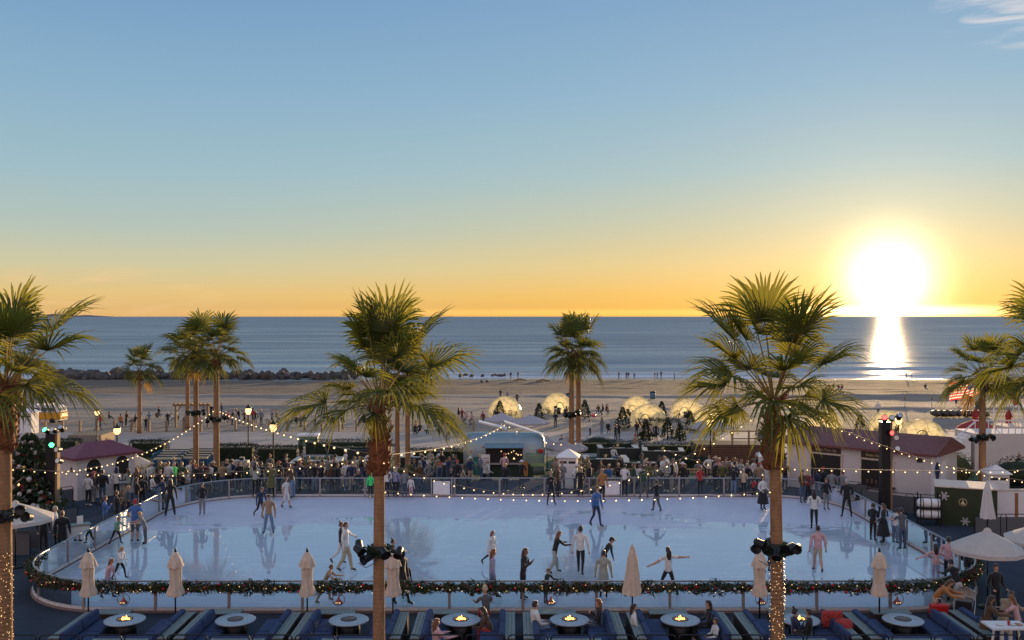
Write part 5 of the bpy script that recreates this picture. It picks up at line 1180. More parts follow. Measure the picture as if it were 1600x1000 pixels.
for px, wpx, ytop, yb, lb in ((789, 52, 623, 658, 'clear dome tent leftmost of the row, glowing behind the trailer'), (871, 50, 618, 651, 'clear dome tent just left of the pair of tight palms'), (995, 50, 623, 655, 'clear dome tent at the back of the overlapping middle pair'), (1013, 58, 635, 671, 'clear dome tent at the front of the overlapping middle pair'),
     (1073, 52, 627, 656, 'clear dome tent partly behind the palm leaves, beside the flower arch'), (1111, 62, 640, 676, 'clear dome tent behind the street lamp and wooden deck'), (1288, 64, 645, 682, 'clear dome tent glowing through the drooping leaves right of the lit palm'), (1387, 60, 646, 684, 'clear dome tent behind the spotlight tower'), (1441, 68, 659, 696, 'clear dome tent rightmost, above the roof of the white stall')):
    p = gp(px, yb-4); r = wpx*p.y/F/2; hz = (yb-ytop)*p.y/F/1.28
    place(KD.new(), p, R((px*7) % 60-30), lb, (r, r, hz))
# little fir trees with lights
FIR = mat('fir_green', (.03, .05, .02), .8, noise=.4, nscale=6)
def fir(lit, dense=520, deco=False):
    t = thing('fir_tree', '', 'fir tree'); rn = random.Random(dense)
    m = MB(); m.tube([(0, 0, 0), (0, 0, .9)], [.03, .01], 6); m.obj('trunk', DKWOOD, t)
    m = MB()
    for _ in range(dense):
        z = .08+.9*rn.random()**1.2; rr = .36*(1-z)**.9*(1+.18*math.sin(z*46))+.02; a = rn.uniform(0, 6.28); q = rr*rn.uniform(.45, 1.08)
        c = Vector((q*math.cos(a), q*math.sin(a), z)); d = Vector((math.cos(a), math.sin(a), rn.uniform(-.5, .1)))*.075; s = Vector((-math.sin(a), math.cos(a), rn.uniform(-.4, .4)))*.035
        m.add([c-s, c+s, c+d], [(0, 1, 2)]); m.add([c-s*.2-Vector((0, 0, .02)), c+d*.8, c+Vector((0, 0, .045))], [(0, 1, 2)])
    m.obj('crown', FIR, t)
    for i in range(lit):
        z = .1+.85*rn.random(); rr = .37*(1-z)**.9+.02; a = rn.uniform(0, 6.28); m = MB(); m.ball((rr*math.cos(a), rr*math.sin(a), z), .014 if not deco else .02, 5); m.obj('fairy_light', BULBS, t)
    if deco:
        for i in range(96):
            z = .05+.92*rn.random()**1.3; rr = .38*(1-z)**.9+.02; a = rn.uniform(0, 6.28); r = rn.uniform(.022, .042); m = MB(); m.ball((rr*math.cos(a), rr*math.sin(a), z), r, 7); m.obj('ornament', [BAUB[0], BAUB[2], CM['w'], BAUB[1], BAUB[2]][rn.randrange(5)], t)
        m = MB()
        for i in range(420):
            z = .03+.94*rn.random()**1.2; rr = .37*(1-z)**.9+.015; a = rn.uniform(0, 6.28); c = Vector((rr*math.cos(a), rr*math.sin(a), z)); k = rn.randrange(3)
            d = Vector((rn.gauss(0, 1), rn.gauss(0, 1), rn.gauss(0, 1))).normalized()*.03; s = d.orthogonal(); m.add([c-s, c-d, c+s, c+d], [(0, 1, 2, 3)], k)
        q = m.obj('ribbon_decoration', [CM['w'], CM['r'], mat('pale_silver', (.5, .48, .46), .3, .4)], t); q['kind'] = 'stuff'
    return t
KT = Kind(lambda: fir(11)); KT0 = Kind(lambda: fir(0, 600))
for px, yb, hp, l, lb in ((781, 656, 30, 1, 'small fir tree at the left side of the leftmost dome'), (842, 656, 26, 1, 'small fir tree left of the second dome'), (914, 655, 30, 1, 'small lit fir tree right of the tight pair of palms'), (973, 672, 36, 1, 'fir tree with lights left of the front middle dome'), (1034, 653, 26, 0, 'small bare fir tree between the middle domes and the arch'),
     (1043, 688, 36, 1, 'fir tree with lights at the right foot of the flower arch'), (1009, 690, 32, 1, 'fir tree with lights at the left foot of the flower arch'), (1078, 676, 34, 1, 'fir tree with lights between two domes right of the arch'), (1344, 678, 30, 0, 'dark fir tree behind the ridge of the long stall'), (1445, 690, 22, 0, 'tiny fir tree in front of the rightmost dome'), (1062, 690, 28, 1, 'fir tree with lights just right of the flower arch')):
    p = gp(px, yb); place((KT if l else KT0).new(), p, px, lb, hp*p.y/F)
t = fir(4, 3200, True); place(t, at(46, 46.5, 0), 0, 'tall Christmas tree covered in red white and gold ornaments at the left', (4.0, 4.0, 4.1)); t.name = 'christmas_tree'; t['category'] = 'christmas tree'
# flower arch
t = thing('garland_arch', 'dark leafy rectangular garland arch among the fir trees in front of the domes', 'arch', gp(1033, 690))
m = MB(); rn = random.Random(8)
path = [(-1.65, 0, 0), (-1.65, 0, 1.95), (1.65, 0, 1.95), (1.65, 0, 0)]
for a_, b_ in zip(path, path[1:]):
    A, B = Vector(a_), Vector(b_)
    for i in range(int((B-A).length*110)):
        c = A.lerp(B, rn.random())+Vector((rn.gauss(0, .1), rn.gauss(0, .1), rn.gauss(0, .1))); d = Vector((rn.uniform(-1, 1), rn.uniform(-1, 1), rn.uniform(-1, 1)))*.16; s = d.orthogonal().normalized()*.05
        m.add([c-s, c+s, c+d], [(0, 1, 2)], rn.choices((0, 1, 2, 3), (8, 1, 2, 2))[0])
m.obj('foliage', GM, t); m = MB(); m.tube(path, .04, 5); m.obj('frame', DKWOOD, t)
# hedges and shrubs
HEDGE = mat('hedge_leaves', (.015, .026, .010), .85, noise=.5, nscale=4); SHR = mat('shrub_leaves', (.06, .075, .025), .75, noise=.5, nscale=3, trans=.15)
def shrub(nm_, lb, cat, p, sx, sy, sz, n, mt, seed, boxy=False, leaf=.11, flowers=0):
    t = thing(nm_, lb, cat, p); rn = random.Random(seed); m = MB()
    m2 = MB(); m2.box(0, 0, 0, sx*.86, sy*.8, sz*.86) if boxy else m2.ball((0, 0, sz*.45), .5, 12, 0, (sx*.85, sy*.85, sz*.8)); m2.obj('inner_mass', mt, t)
    for _ in range(n):
        if boxy:
            k = rn.randrange(4); x, y, z = rn.uniform(-.5, .5), rn.uniform(-.5, .5), rn.random()
            if k == 0: y = -.5
            elif k == 1: z = 1
            elif k == 2: z = 1; 
            else: x = rn.choice((-.5, .5))
            c = Vector((x*sx, y*sy, z*sz))+Vector((rn.gauss(0, .05), rn.gauss(0, .05), rn.gauss(0, .06)))
        else:
            a = rn.uniform(0, 6.28); z = rn.uniform(-.5, 1); r = math.sqrt(max(0, 1-z*z))*(1+.18*math.sin(a*3+z*4)); c = Vector((math.cos(a)*r*sx/2, math.sin(a)*r*sy/2, sz*.45+z*sz*.5))*rn.uniform(.85, 1.08)
        d = Vector((rn.uniform(-1, 1), rn.uniform(-1, 1), rn.uniform(-.4, 1))).normalized()*leaf*rn.uniform(.7, 1.5); s = d.orthogonal().normalized()*leaf*.35
        m.add([c-s, c+d*.5-s*.2+s.cross(d)*.5, c+d, c+s], [(0, 1, 2, 3)])
    m.obj('foliage', mt, t); return t
for i, (px, d, sx, sy, sz, lb) in enumerate(((8, 62, 3.2, 2, 2.2, 'dark shrub behind the left edge palm trunk'), (48, 66, 3.0, 2.5, 1.9, 'pale olive shrub above the Christmas tree'), (88, 65, 2.6, 2, 1.9, 'dark green shrub behind the green lit tower'), (70, 58, 2.2, 1.8, 1.9, 'dark shrub between the Christmas tree and the tower'), (150, 62, 3.4, 1.5, 1.2, 'low grassy shrub behind the maroon hut roof'),
     (335, 61, 1.6, 1.5, 1.0, 'yellowish round shrub at the foot of the left palm cluster'), (1590, 55, 3.0, 2.5, 1.8, 'dark green bush right of the small booth at the right edge'), (1500, 56, 1.4, 1.4, 1.9, 'sunlit shrub between the stall and the right hand palm'), (1012, 92, 2.0, 1.0, .6, 'low shrub before the arch on the promenade'), (936, 84, 2.4, 1, .7, 'low shrub at the foot of the tight pair of palms'))):
    shrub('shrub', lb, 'shrub', at(px, d), sx, sy, sz, 900, SHR if i in (1, 4, 5, 7) else HEDGE, i)
for i, (x0, x1, d, h, lb) in enumerate(((400, 470, 70, 1.2, 'clipped hedge with pale blossoms left of the green cart'), (520, 618, 72, 1.1, 'clipped hedge behind the dark dining booths near the middle palm'), (640, 735, 70, 1.0, 'clipped dark hedge left of the trailer'), (900, 1000, 77, .9, 'clipped dark hedge right of the tight pair of palms'), (1000, 1100, 75, .9, 'clipped dark hedge behind the open dining booths'), (190, 300, 58.6, 1.1, 'dark hedge in front of the blue striped daybeds'), (1060, 1110, 66, .8, 'dark hedge left of the wooden ramp deck'), (60, 125, 78, 1.0, 'dark hedge beside the slatted platform at the left'), (470, 600, 76, 1.1, 'long dark hedge beyond the dining booths left of the middle palm'), (310, 400, 59.2, .9, 'dark hedge at the feet of the left palm cluster'), (205, 262, 74, 1.2, 'dark hedge left of the blue striped daybeds'), (340, 400, 71, 1.2, 'dark hedge between the left palm cluster and blossoming hedge'), (1100, 1200, 60.5, .8, 'dark hedge behind the crowd below the ramp deck'))):
    shrub('hedge', lb, 'hedge', at((x0+x1)/2, d), (x1-x0)*d/F, .9, h, 1500, HEDGE, 20+i, True, .10)
# blue striped daybeds
def daybed():
    t = thing('striped_daybed', '', 'daybed'); BL = mat('daybed_blue', (.025, .09, .17), .7)
    m = MB(); m.box(0, 0, 0, 2.0, 2.2, .75); m.obj('base', BL, t)
    for i in range(9): m = MB(); m.box(-.8+i*.2, -1.115, .08, .07, .03, .6); m.obj('slat', mat('daybed_dark', (.015, .05, .09), .7), t)
    for i in range(8): m = MB(); m.box(0, -.95+i*.27, .76+i*.045, 1.8, .25, .12); m.obj('cushion_stripe', [mat('stripe_cream', (.55, .46, .32), .8), mat('stripe_black', (.02, .02, .025), .8)][i % 2], t)
    m = MB(); m.box(-1.03, 0, 0, .08, 2.2, 1.15); m.obj('side_board', BL, t); return t
KDB = Kind(daybed)
place(KDB.new(), at(270, 67), 0, 'blue daybed with black and cream striped top, left of the pair'); place(KDB.new(), at(311, 67.5), 0, 'blue daybed with black and cream striped top, right of the pair, behind palm trunk')
# timber swing frame
t = thing('timber_frame', 'plain timber post and beam frame on the promenade among the left palms', 'frame', gp(300, 668))
for x in (-1.75, 1.75):
    m = MB(); m.box(x, 0, 0, .2, .2, 2.3); m.obj('post', WOOD, t)
    m = MB(); s = 1 if x < 0 else -1; m.tube([(x, 0, 1.7), (x+s*.6, 0, 2.3)], .05, 5); m.obj('brace', WOOD, t)
for y in (-.15, .15): m = MB(); m.box(0, y, 2.3, 4.1, .1, .22); m.obj('beam', WOOD, t)
m = MB()
for i in range(9): m.box(-1.85+i*.46, 0, 2.53, .16, .6, .09)
m.obj('top_slats', WOOD, t)
# rope fence
t = thing('rope_fence', 'long row of timber posts with sagging rope along the edge of the sand', 'fence', (0, 0, 0))
prev = None
for px in list(range(-10, 620, 27))+[650, 690, 740]:
    p = at(px, 100+.002*abs(px-300)); m = MB(); m.box(0, 0, 0, .2, .2, 1.15); m.obj('post', WOOD, t, p)
    if prev is not None:
        for z in (1.05, .6): m = MB(); m.tube([prev.lerp(p, q)+Vector((0, 0, z-.22*(1-(2*q-1)**2))) for q in (0, .25, .5, .75, 1)], .022, 4); m.obj('rope', CABLE, t)
    prev = p
# street lamps
def lamp():
    t = thing('street_lamp', '', 'street lamp')
    m = MB(); m.lathe([(.13, 0), (.13, .25), (.07, .35), (.045, .5), (.04, 2.85), (.06, 2.95)], (0, 0, 0), 10); m.obj('post', DARK, t)
    m = MB(); m.lathe([(.10, 2.95), (.19, 3.1), (.21, 3.32), (.17, 3.42)], (0, 0, 0), 12); m.obj('globe', LAMPG, t)
    m = MB(); m.lathe([(.24, 3.42), (.20, 3.5), (.09, 3.58), (.09, 3.64), (.03, 3.72)], (0, 0, 0), 12); m.obj('cap', DARK, t); return t
KL2 = Kind(lamp)
for px, ytop, d, lb in ((152, 638, 86, 'lit street lamp farther back at the left, by the promenade walkers'), (183, 663, 64, 'lit street lamp directly behind the maroon hut roof'), (388, 632, 76, 'tall lit street lamp right of the left palm cluster'), (427, 656, 62, 'lit street lamp standing behind the crowd left of the middle palm'), (1110, 648, 63, 'lit street lamp in front of the wooden ramp deck'), (1404, 645, 66, 'lit street lamp behind the long stall roof between two domes')):
    p = at(px, d); h = zat(ytop, d)-p.z; place(KL2.new(), p, 0, lb, (1.1, 1.1, h/3.72))
# spotlight towers
def tower(base, hh, sunny, col, lb):
    t = thing('light_tower', lb, 'light tower', base)
    m = MB(); m.box(0, 0, 0, .42, .42, hh); m.obj('mast', DARK, t); m = MB(); m.box(.27, 0, 0, .12, .3, hh); m.obj('side_board', WOOD, t)
    m = MB(); m.box(0, 0, 0, 1.0, 1.0, .12); m.obj('foot_plate', DARK, t)
    rn = random.Random(hash(lb) % 1 + 4)
    m = MB(); m.tube([(-.35, -.1, hh+.1), (.75, -.1, hh+.25)], .03, 6); m.obj('cross_bar', DARK, t)
    for i, (x, z, lit) in enumerate(((-.1, hh+.15, 1), (.25, hh+.18, 0), (.6, hh+.25, 0), (.15, hh-.5, 1), (.45, hh-.75, 0), (.5, hh-1.3, 0))):
        m = MB(); m.lathe([(.06, -.16), (.12, -.14), (.13, .12), (.14, .16)], (0, 0, 0), 10); M = Matrix.Translation((x, -.28, z)) @ Matrix.Rotation(R(70+rn.uniform(-25, 25)), 4, 'X') @ Matrix.Rotation(R(rn.uniform(-25, 25)), 4, 'Y'); m.xf(M); s = m.obj('spotlight', DARK, t)
        m = MB(); m.lathe([(.001, .165), (.115, .165)], (0, 0, 0), 10, 0, False); m.xf(M); m.obj('lens', mat('lens_'+col, *(((.1, 1, .3), .3, 0, 5, (.05, 1, .25)) if col == 'green' else ((1, .1, .08), .3, 0, 3, (1, .06, .05)))) if lit else STEEL, s)
    return t
tower(at(81, 46.4, 0), 4.15, 1, 'green', 'black lighting mast with green spotlights left of the white hut')
tower(at(1382, 46.6, 0), 4.7, 0, 'red', 'black lighting mast with red spotlights in front of the white stall')
# spotlight clusters clamped to palms
def cluster(p, r, sc, lb):
    t = thing('spotlight_cluster', lb, 'spotlights', p); rn = random.Random(int(p.x*10))
    m = MB(); m.lathe([(r+.02, -.12), (r+.07, -.05), (r+.07, .1), (r+.02, .16)], (0, 0, 0), 14, 0, False); m.obj('clamp', DARK, t)
    for a in (200, 340, 250, 295, 20, 160):
        a = R(a+rn.uniform(-12, 12)); c = Vector((math.cos(a)*(r+.38*sc), math.sin(a)*(r+.3*sc), rn.uniform(-.1, .22)*sc))
        m = MB(); m.tube([(math.cos(a)*r, math.sin(a)*r, 0), c], .02, 5); m.obj('arm', DARK, t)
        m = MB(); m.lathe([(.05, -.14), (.09, -.1), (.11, .1), (.14, .16), (.13, .16), (.02, .1)], (0, 0, 0), 10); m.xf(Matrix.Translation(c) @ Matrix.Rotation(rn.uniform(1.1, 2.4), 4, 'X') @ Matrix.Rotation(rn.uniform(-1, 1), 4, 'Y') @ Matrix.Scale(sc, 4)); m.obj('spotlight', DARK, t)
    m = MB()
    for _ in range(150):
        a = rn.uniform(0, 6.28); c = Vector((math.cos(a)*(r+.1), math.sin(a)*(r+.1), rn.uniform(-.14, .14))); d = Vector((rn.gauss(0, 1), rn.gauss(0, 1), rn.gauss(0, 1))).normalized()*.12*sc; s = d.orthogonal()*.3
        m.add([c-s, c+s, c+d], [(0, 1, 2)])
    m.obj('dark_garland', GM[0], t)
    m = MB(); m.tube([(-.5*sc, -.2, -.25*sc), (-.3*sc, -.25, -.36*sc), (-.1, -.25, -.25*sc), (0, -.2, 0)], .012, 5); m.obj('loose_cable', mat('blue_cable', (.05, .09, .2), .5), t)
    return t
cluster(at(592, D0, zat(862, D0)), .17, 1, 'black stage spotlights clamped round the middle palm trunk'); cluster(at(1213, D0, zat(858, D0)), .18, 1, 'black stage spotlights clamped round the right lit palm trunk'); cluster(at(8, D0, zat(805, D0)), .19, 1, 'black stage spotlights clamped round the left edge palm trunk')
cluster(at(1535, 51.5, zat(684, 51.5)), .17, 1.0, 'black spotlights clamped to the palm beside the white stall'); cluster(at(893, 61, zat(648, 61)), .16, .9, 'black spotlights clamped to the left palm of the tight pair'); cluster(at(338, 60, zat(656, 60)), .17, 1.0, 'black spotlights clamped to the widest crowned palm in the left cluster'); cluster(at(306, 61.5, zat(646, 61.5)), .16, .85, 'black spotlights clamped to the palm left of the widest crowned one')
# lights wound on palm trunks
for px, y0, lb, seed in ((9, 862, 'fairy lights wound round the trunk of the left edge palm', 1), (1214, 868, 'fairy lights wound round the trunk of the palm on the right', 2)):
    d = D0; t = thing('trunk_lights', lb, 'fairy lights', at(px, d, 0)); zt, zb = zat(y0, d), zat(1010, d); rn = random.Random(seed)
    P = [(math.cos(a)*.205, math.sin(a)*.205, zb+(zt-zb)*a/(2*math.pi*22)) for a in frange(0, 2*math.pi*22, .35)]
    m = MB(); m.tube(P, .004, 3, cap=False); m.obj('wire', DARK, t)
    for i in range(100):
        a = -rn.random()*math.pi; z = zb+(zt-zb)*(i+rn.random())/100; m = MB(); m.ball((math.cos(a)*.21, math.sin(a)*.21, z), .011, 5); m.obj('bulb', BULBS, t)
# festoon strings
_bulbme = {}
def festoon(A, B, sag, gap, r, lb, drop=.05):
    t = thing('string_lights', lb, 'string lights', (0, 0, 0)); P = []
    for i in range(33): q = i/32; P.append(A.lerp(B, q)-Vector((0, 0, sag*4*q*(1-q))))
    m = MB(); m.tube(P, max(.008, r*.25), 4, cap=False); m.obj('cable', CABLE, t)
    L = sum((b_-a_).length for a_, b_ in zip(P, P[1:])); n = min(98, int(L/gap))
    if r not in _bulbme:
        m = MB(); m.ball((0, 0, 0), r, 7); o = m.obj('bulb', BULB); _bulbme[r] = o.data; bpy.data.objects.remove(o)
    for i in range(n):
        q = (i+.5)/n; p = A.lerp(B, q)-Vector((0, 0, sag*4*q*(1-q)+drop)); o = bpy.data.objects.new('bulb', _bulbme[r]); COL.objects.link(o); o.parent = t; o.location = p
def pt(px, py, d): return at(px, d, zat(py, d))
for A, B, sag, gap, r, lb in (((12, 731, 25), (592, 714, 25.2), .30, .27, .018, 'string of bulbs running nearly level from the left edge palm to the middle palm'),
    ((83, 737, 46.2), (336, 640, 60), .9, .42, .036, 'string of bulbs rising from the green lit mast to the left palm cluster'),
    ((592, 718, 24.8), (1180, 650, 26), 1.42, .27, .018, 'deeply sagging string of bulbs from the middle palm to the right lit palm'),
    ((592, 766, 24.8), (1213, 766, 24.8), .24, .33, .019, 'low level string of bulbs over the far ice between the two big palms'),
    ((592, 712, 25.2), (790, 663, 60), .35, 1.9, .03, 'string of bulbs from the middle palm up to the peak over the trailer'),
    ((790, 663, 60), (905, 692, 61), .5, .5, .04, 'string of bulbs over the right half of the trailer to the tight palms'),
    ((1205, 618, 25.2), (1650, 757, 25), .42, .2, .017, 'string of bulbs slanting down across the stall roof to the right edge'),
    ((1213, 730, 24.8), (1652, 734, 25), .06, .31, .019, 'level string of bulbs from the right lit palm to the picture edge'),
    ((1030, 700, 54), (1200, 742, 54), .25, .6, .036, 'short string of bulbs over the crowd near the wooden benches'),
    ((342, 642, 60), (592, 712, 25.2), .22, 1.5, .034, 'string of bulbs from the left palm cluster down to the middle palm'),
    ((1480, 728, 50), (1620, 730, 50), .25, .6, .036, 'short string of bulbs in front of the white stairs at the right')):
    festoon(pt(*A), pt(*B), sag, gap, r, lb)
# green bin enclosure with emblem, tanks
BG = at(1477, 45.2, 0); t = thing('green_enclosure', 'dark green box enclosure with a gold round emblem and pale snowflakes', 'enclosure', BG, R(-22))
GRN = mat('enclosure_green', (.022, .034, .010), .6, noise=.1)
m = MB(); m.box(.9, 1.0, 0, 2.6, 2.0, 1.75); m.obj('box', GRN, t); m = MB(); m.box(.9, 1.0, 1.755, 2.7, 2.1, .05); m.obj('lid', CREAM, t)
m = MB(); m.tube([(.17*math.cos(a), 0, .17*math.sin(a)) for a in frange(0, 6.3, .3)], .018, 5); m.xf(Matrix.Translation((.75, -.02, 1.1))); e = m.obj('emblem_ring', GOLDT, t)
m = MB(); m.lathe([(.11, -.10), (.10, -.05), (.05, 0), (.03, .06), (.004, .14)], (.75, -.0, 1.1), 8); m.obj('emblem_turret', GOLDT, e)
def flake(c, r, par, mt):
    m = MB()
    for i in range(3):
        a = math.pi*i/3; m.box(c[0], c[1], c[2]-.02, 2*r, .02, .045, 0, 0, (a, 'Y'))
        for s in (-1, 1):
            for e_ in (-.6, .6): q = Vector((c[0]+math.cos(-a)*r*.65*s, c[1], c[2]+math.sin(-a)*r*.65*s)); m.box(q.x, q.y, q.z-.015, r*.6, .02, .035, 0, 0, (a+e_, 'Y'))
    m.obj('snowflake', mt, par)
PALE = mat('pale_snowflake', (.55, .50, .48), .7)
flake((-.05, -.03, 1.35), .22, t, PALE); flake((.85, -.03, .22), .2, t, PALE)
for z, lb in ((.55, 'lower white gas tank lying beside the green enclosure'), (1.05, 'upper white gas tank lying beside the green enclosure')):
    t = thing('gas_tank', lb, 'gas tank', at(1452, 45.0, z-.2), R(-10)); m = MB(); m.lathe([(.02, -.55), (.15, -.52), (.22, -.42), (.22, .42), (.15, .52), (.02, .55)], (0, 0, 0), 16); m.xf(Matrix.Translation((0, 0, .2)) @ Matrix.Rotation(R(90), 4, 'Y')); m.obj('tank', WHITE, t)
    for x in (-.3, .05, .35): m = MB(); m.lathe([(.228, -.02), (.228, .02)], (0, 0, 0), 16, 0, False); m.xf(Matrix.Translation((x, 0, .2)) @ Matrix.Rotation(R(90), 4, 'Y')); m.obj('strap', DKWOOD, t)
t = thing('tank_rack', 'dark rack holding the two white gas tanks', 'rack', at(1452, 45.1, 0), R(-10))
for x in (-.45, .45):
    for y in (-.3, .3): m = MB(); m.box(x, y, 0, .05, .05, 1.5); m.obj('leg', DARK, t)
for z in (.30, .80): m = MB(); m.box(0, 0, z, 1.0, .66, .04); m.obj('shelf', DARK, t)
# low white wall, stairs building and deck at the right
t = thing('white_low_wall', 'low white wall with orange brown stripes at the right edge', 'wall', at(1575, 45.5, 0)); m = MB(); m.box(.8, 0, 0, 4.6, .2, 1.55); m.obj('wall', WHITE, t)
for x in (-1.0, .35, 1.7): m = MB(); m.box(x, -.11, .05, .14, .03, 1.4); m.obj('stripe', mat('rust_stripe', (.30, .12, .05), .8), t)
m = MB(); m.box(.8, 0, 1.555, 4.7, .26, .06); m.obj('coping', CREAM, t)
t = thing('white_stairs', 'white boarded terrace with a staircase and railings behind the right hand palm', 'terrace', at(1572, 66))
m = MB(); m.box(1.6, 1.5, 0, 7.5, 3.0, 2.5); m.obj('terrace_wall', SIDING, t)
for i in range(9): m = MB(); m.box(-2.35, 1.0, 0, .01, 1, .01) if False else m.box(-2.6-i*.28, .6, 0, .28, 1.4, 2.4-i*.26); m.obj('step', WHITE, t)
for i in range(16): m = MB(); m.box(-2.1+i*.46, .05, 2.5, .05, .05, .85); m.obj('baluster', WHITE, t)
m = MB(); m.box(1.5, .05, 3.36, 7.5, .09, .07); m.obj('handrail', WHITE, t)
m = MB(); m.tube([(-5.0, -.1, .9), (-2.2, -.1, 3.3)], .05, 5); m.obj('stair_rail', WHITE, t)
t = thing('dune_deck_bar', 'pale deck bar with posts beyond the flagpole at the right edge', 'deck bar', at(1590, 82)); m = MB(); m.box(.6, 0, 0, 4.6, 2.5, 1.9); m.obj('bar_wall', CREAM, t); m = MB(); m.box(1.4, 0, 3.4, 3.4, 2.8, .12); m.obj('roof_slab', WHITE, t)
for x in (-.1, 2.8): m = MB(); m.box(x, -1.2, 1.9, .14, .14, 1.5); m.obj('post', WHITE, t)
# flag and poles
t = thing('flagpole', 'white flagpole rising right of the palm at the right', 'flagpole', at(1553, 70)); m = MB(); m.tube([(0, 0, 0), (0, 0, zat(560, 70)-ZG(70))], [.07, .04], 8); m.obj('pole', WHITE, t); m = MB(); m.ball((0, 0, zat(560, 70)-ZG(70)+.05), .1, 8); m.obj('finial', GOLDT, t)
FP = at(1531, 68); zt = zat(585, 68)
t = thing('striped_flag', 'red and white striped flag with a blue corner blowing left of the palm', 'flag', FP)
m = MB(); m.tube([(0, 0, 0), (0, 0, zt-FP.z+.3)], [.06, .04], 8); m.obj('pole', STEEL, t)
FR, FW, FB = mat('flag_red', (.55, .03, .03), .8, trans=.5), mat('flag_white', (.8, .75, .65), .8, trans=.5), mat('flag_blue', (.02, .03, .15), .8, trans=.4)
m = MB(); NX, NY = 20, 13
for i in range(NX+1):
    for j in range(NY+1):
        u, v = i/NX, j/NY; m.v.append((-u*2.1, .16*math.sin(u*7+v)*u, zt-FP.z-.05-v*1.25-.75*u-.12*math.sin(u*5)))
for i in range(NX):
    for j in range(NY): m.f.append((i*(NY+1)+j, i*(NY+1)+j+1, (i+1)*(NY+1)+j+1, (i+1)*(NY+1)+j)); m.m.append(2 if (i < 8 and j < 7) else j % 2); m.sm.append(True)
c_ = m.obj('cloth', [FR, FW, FB], t)
m = MB(); rn = random.Random(1)
for i in range(5):
    for j in range(4):
        x, z = .08+i*.16, .07+j*.17; y = .16*math.sin(x/2.1*7)*x/2.1-.012; m.box(-x, y, zt-FP.z-.16-z-.75*x/2.1, .05, .008, .05, 0, 0, (R(45), 'Y'))
m.obj('stars', FW, c_)
for px, yt, yb, d, c, lb in ((1592, 605, 655, 80, 'r', 'narrow red beach flag near the right edge'), (1583, 600, 640, 84, 'e', 'furled dark green flag near the right edge'), (1532, 620, 655, 95, 'e', 'small dark green beach flag behind the palm trunk')):
    p = at(px, d); z1 = zat(yt, d)-p.z; t = thing('beach_flag', lb, 'flag', p); m = MB(); m.tube([(0, 0, 0), (0, 0, z1)], .035, 6); m.obj('pole', WHITE, t)
    m = MB(); L = (yb-yt)*d/F*.6; m.add([(0, 0, z1), (-.1, .05, z1-.1), (-.55, .1, z1-L*.5), (-.35, .05, z1-L), (0, 0, z1-L*.9)], [(0, 1, 2, 3, 4)]); m.obj('cloth', CM[c], t)
# wooden ramp deck
t = thing('ramp_deck', 'brown slatted timber deck with a sloping railed ramp at the middle right', 'deck', at(1150, 70))
m = MB(); m.box(-.4, 1.0, 0, 5.0, 2.4, 1.35); m.obj('platform', DKWOOD, t)
for i in range(7): m = MB(); m.box(-.4, -.215, .1+i*.18, 5.02, .03, .13); m.obj('board', mat('ramp_boards', (.13, .06, .035), .7, noise=.2), t)
for x in (-.3, .9, 2.05): m = MB(); m.box(x, -.15, 1.35, .12, .12, 1.0); m.obj('rail_post', WOOD, t)
for z in (1.75, 2.3): m = MB(); m.box(.9, -.15, z, 2.4, .06, .08); m.obj('rail', WOOD, t)
for z in (.5, .9): m = MB(); m.tube([(2.1, -.2, 1.35+z), (4.2, -.6, .35+z)], .05, 5); m.obj('ramp_rail', WOOD, t)
m = MB(); m.add([(2.1, -.2, 1.3), (2.1, 1.6, 1.3), (4.3, 1.2, .05), (4.3, -.6, .05), (2.1, -.2, 0), (2.1, 1.6, 0)], [(0, 3, 2, 1), (0, 4, 3), (1, 2, 5)]); m.obj('ramp', DKWOOD, t)
# dark dining booths on the lawn, with white tables
def dining():
    t = thing('dining_booth', '', 'dining booth'); G_ = mat('booth_dark', (.022, .026, .026), .6); ST = mat('booth_top', (.42, .40, .38), .6)
    m = MB(); m.box(0, -1.0, 0, 3.0, .35, .85); m.box(-1.33, .1, 0, .35, 1.9, .85); m.box(1.33, .1, 0, .35, 1.9, .85); m.obj('screen', G_, t)
    m = MB(); m.box(0, -1.0, .855, 3.06, .38, .04); m.obj('top_board', G_, t)
    for s in (-1, 1): m = MB(); m.box(s*1.33, .1, .855, .38, 1.85, .04); m.obj('side_top', ST, t)
    m = MB(); m.box(0, .1, .68, 1.2, .9, .05); m.obj('table_top', WHITE, t); m = MB(); m.lathe([(.3, 0), (.05, .05), (.05, .68)], (0, .1, 0), 10); m.obj('table_leg', DARK, t)
    m = MB(); m.lathe([(.05, .73), (.06, .85), (.12, 1.0), (.05, 1.05)], (0, .1, 0), 8); m.obj('centrepiece', mat('flowers', (.40, .28, .12), .7), t); return t
KDi = Kind(dining)
for px, d, rz, lb in ((495, 65, 0, 'dark dining booth on the lawn in front of the blossoming hedge'), (562, 65, 5, 'dark dining booth on the lawn just left of the middle palm trunk'), (700, 63, 0, 'dark dining booth left of the trailer'), (657, 67, 0, 'dark dining booth behind the twin trunks near the middle palm'), (946, 66, 0, 'dark dining booth on the lawn right of the tight palms'), (965, 73, 0, 'far dark dining booth on the lawn right of the tight palms'), (1010, 64, -6, 'front dark dining booth with open top on the lawn'), (1036, 71, -6, 'rear dark dining booth with open top by the hedge'), (572, 72, 0, 'far dark dining booth behind the middle palm leaves')):
    place(KDi.new(), at(px, d), R(rz), lb)
